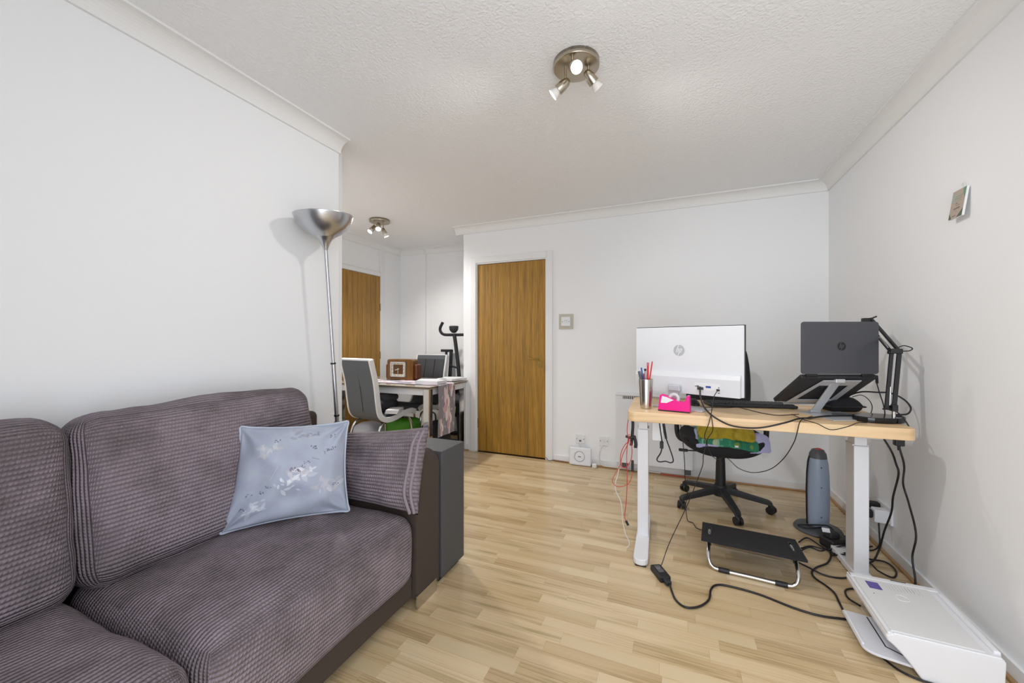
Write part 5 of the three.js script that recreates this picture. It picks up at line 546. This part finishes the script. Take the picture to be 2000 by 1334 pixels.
{ // things on and under the near chair
  const t = thing('folded_coat', 'dark charcoal coat heaped on the near dining chair', 'coat', [-2.66, 0.497, -3.06], undefined, -0.15); const g = softBox(0.23, 0.1, 0.26, 0.045, [0, 0.02, 0], 0.06, 6, 'x'); g.deleteAttribute('color'); g.translate(0, 0.05, 0); part(t, 'body', g, mat('#2c2c31', 0.9)); const s = softBox(0.2, 0.06, 0.2, 0.028, [0, 0.01, 0], 0.05, 9, 'x'); s.deleteAttribute('color'); s.translate(0.0, 0.12, -0.02); part(t, 'sleeve', s, mat('#3a3a3e', 0.9));
  for (let k = 0; k < 3; k++) single('magazine', ['lowest', 'middle', 'topmost'][k] + ' white magazine of the stack on the near dining chair seat', 'magazine', (() => { const q = bx(-0.06, 0.06, 0, 0.011, -0.09, 0.09); q.rotateY(0.3 + k * 0.06); q.translate(-2.462, 0.492 + k * 0.012, -3.0); return q; })(), mat('#ffffff', 0.6, 0, { map: T.book }), 'magazines on the near chair');
  const bag = (name, label, cat, w, h, d, x, z, m, sd, hm) => { const u = thing(name, label, cat, [x, 0, z]); const b = softBox(w, h, d, Math.min(w, h, d) * 0.25, [0.02, 0.01, 0.02], 0.05, sd, 'x'); b.deleteAttribute('color'); b.translate(0, h / 2, 0); part(u, 'body', b, m); if (hm) part(u, 'handle', tube([[-w * 0.25, h * 0.95, d * 0.3], [-w * 0.2, h + 0.1, d * 0.3], [w * 0.2, h + 0.1, d * 0.3], [w * 0.25, h * 0.95, d * 0.3]], 0.008, 40), hm); };
  bag('carrier_bag', 'bright green shopping bag under the dining table', 'bag', 0.36, 0.36, 0.15, -2.63, -3.335, M.green, 3); bag('backpack', 'black backpack under the right end of the dining table', 'bag', 0.2, 0.36, 0.26, -2.2, -3.3, mat('#1f1f22', 0.85), 5, M.black); bag('plastic_bag', 'white plastic bag under the left side of the dining table', 'bag', 0.28, 0.3, 0.24, -2.98, -3.22, mat('#c6c6d2', 0.5), 8);
  const b = world(thing('carton', 'blue and white carton on the floor by the near dining chair', 'box', [-2.22, 0, -2.72])); part(b, 'body', bx(-2.32, -2.12, 0, 0.3, -2.8, -2.64, 0.003), mat('#a9c2dc', 0.5)); part(b, 'lid', bx(-2.322, -2.118, 0.3, 0.32, -2.802, -2.638, 0.003), mat('#33415c', 0.5)); part(b, 'panel', bx(-2.27, -2.2, 0.18, 0.28, -2.64, -2.638), M.white); single('cable_duct', 'curved white flexible tube beside the carton', 'tube', tube([[-2.5, 0.02, -2.66], [-2.46, 0.2, -2.66], [-2.4, 0.31, -2.66], [-2.3, 0.35, -2.66], [-2.24, 0.342, -2.66]], 0.016, 40), M.white); single('cardboard_box', 'brown cardboard box beside the white tube', 'box', [bx(-2.42, -2.27, 0, 0.24, -3.0, -2.83, 0.002)], mat('#8a6f52', 0.8)); single('exercise_hoop', 'lime green hoop hanging below the table runner', 'hoop', tube([[-2.075, 0.30, -3.3], [-2.075, 0.33, -3.36], [-2.075, 0.42, -3.43], [-2.08, 0.5, -3.46]], 0.012, 30), mat('#a8c040', 0.5));
}
{ // framed picture leaning in the corner
  const t = thing('leaning_frame', 'black framed white board leaning against the alcove back wall', 'frame', [-2.7, 0, -4.17], undefined, 0.0); const lean = (g) => { g.rotateX(-0.1); return g; }; part(t, 'board', lean(bx(-0.05, 0.06, 0.02, 1.04, -0.004, 0.004)), M.white); part(t, 'frame_edge', [lean(bx(0.06, 0.1, 0, 1.07, -0.012, 0.012, 0.003)), lean(bx(-0.07, 0.1, 1.04, 1.07, -0.012, 0.012, 0.003)), lean(bx(-0.07, 0.1, 0, 0.03, -0.012, 0.012, 0.003))], M.black); part(t, 'clip', lean(bx(0.0, 0.03, 1.0, 1.05, 0.004, 0.02, 0.004)), M.black);
}
{ // exercise bike
  const t = world(thing('exercise_bike', 'black folding exercise bike behind the dining table', 'exercise bike', [-2.35, 0, -4.0])); part(t, 'mast', [tube([[-2.28, 0.45, -3.93], [-2.325, 0.8, -3.96], [-2.38, 1.1, -3.99], [-2.41, 1.25, -4.0]], 0.022, 30, 12)], M.black); part(t, 'handlebar', tube([[-2.14, 1.25, -4.0], [-2.3, 1.245, -4.0], [-2.45, 1.245, -4.0], [-2.555, 1.25, -4.0], [-2.6, 1.285, -4.0], [-2.605, 1.33, -4.0], [-2.57, 1.395, -4.0]], 0.017, 60, 12), M.blackSoft); part(t, 'console', lathe([[0, 0], [0.025, 0.005], [0.05, 0.035], [0.056, 0.075], [0.05, 0.085], [0, 0.088]], -2.41, 1.265, -3.99, 24), M.darkPlastic); part(t, 'knob', [ellipsoid(0.024, 0.024, 0.024, -2.41, 0.88, -3.92, 12), bar([-2.41, 0.88, -3.92], [-2.33, 0.86, -3.95], 0.012)], M.black);
  part(t, 'front_frame', [bar([-2.41, 0.88, -3.92], [-2.44, 0.55, -3.9], 0.018), bar([-2.33, 0.5, -3.93], [-2.25, 0.04, -3.85], 0.022)], M.black); part(t, 'rear_frame', bar([-2.36, 0.75, -3.95], [-2.45, 0.04, -4.2], 0.02), M.black); part(t, 'flywheel', (() => { const g = new THREE.CylinderGeometry(0.15, 0.15, 0.09, 32); g.rotateZ(Math.PI / 2); g.translate(-2.3, 0.42, -4.0); return g; })(), M.darkPlastic); part(t, 'crank', [bar([-2.38, 0.42, -4.0], [-2.38, 0.32, -3.88], 0.012), bx(-2.44, -2.36, 0.3, 0.325, -3.92, -3.84, 0.005)], M.black); part(t, 'foot_bar', bar([-2.45, 0.03, -3.85], [-2.12, 0.03, -3.85], 0.025), M.black); part(t, 'foot_bar', bar([-2.6, 0.03, -4.2], [-2.2, 0.03, -4.2], 0.025), M.black); part(t, 'saddle_post', bar([-2.3, 0.45, -4.05], [-2.25, 0.8, -4.15], 0.02), M.black);
}
renderer.render(scene, camera);
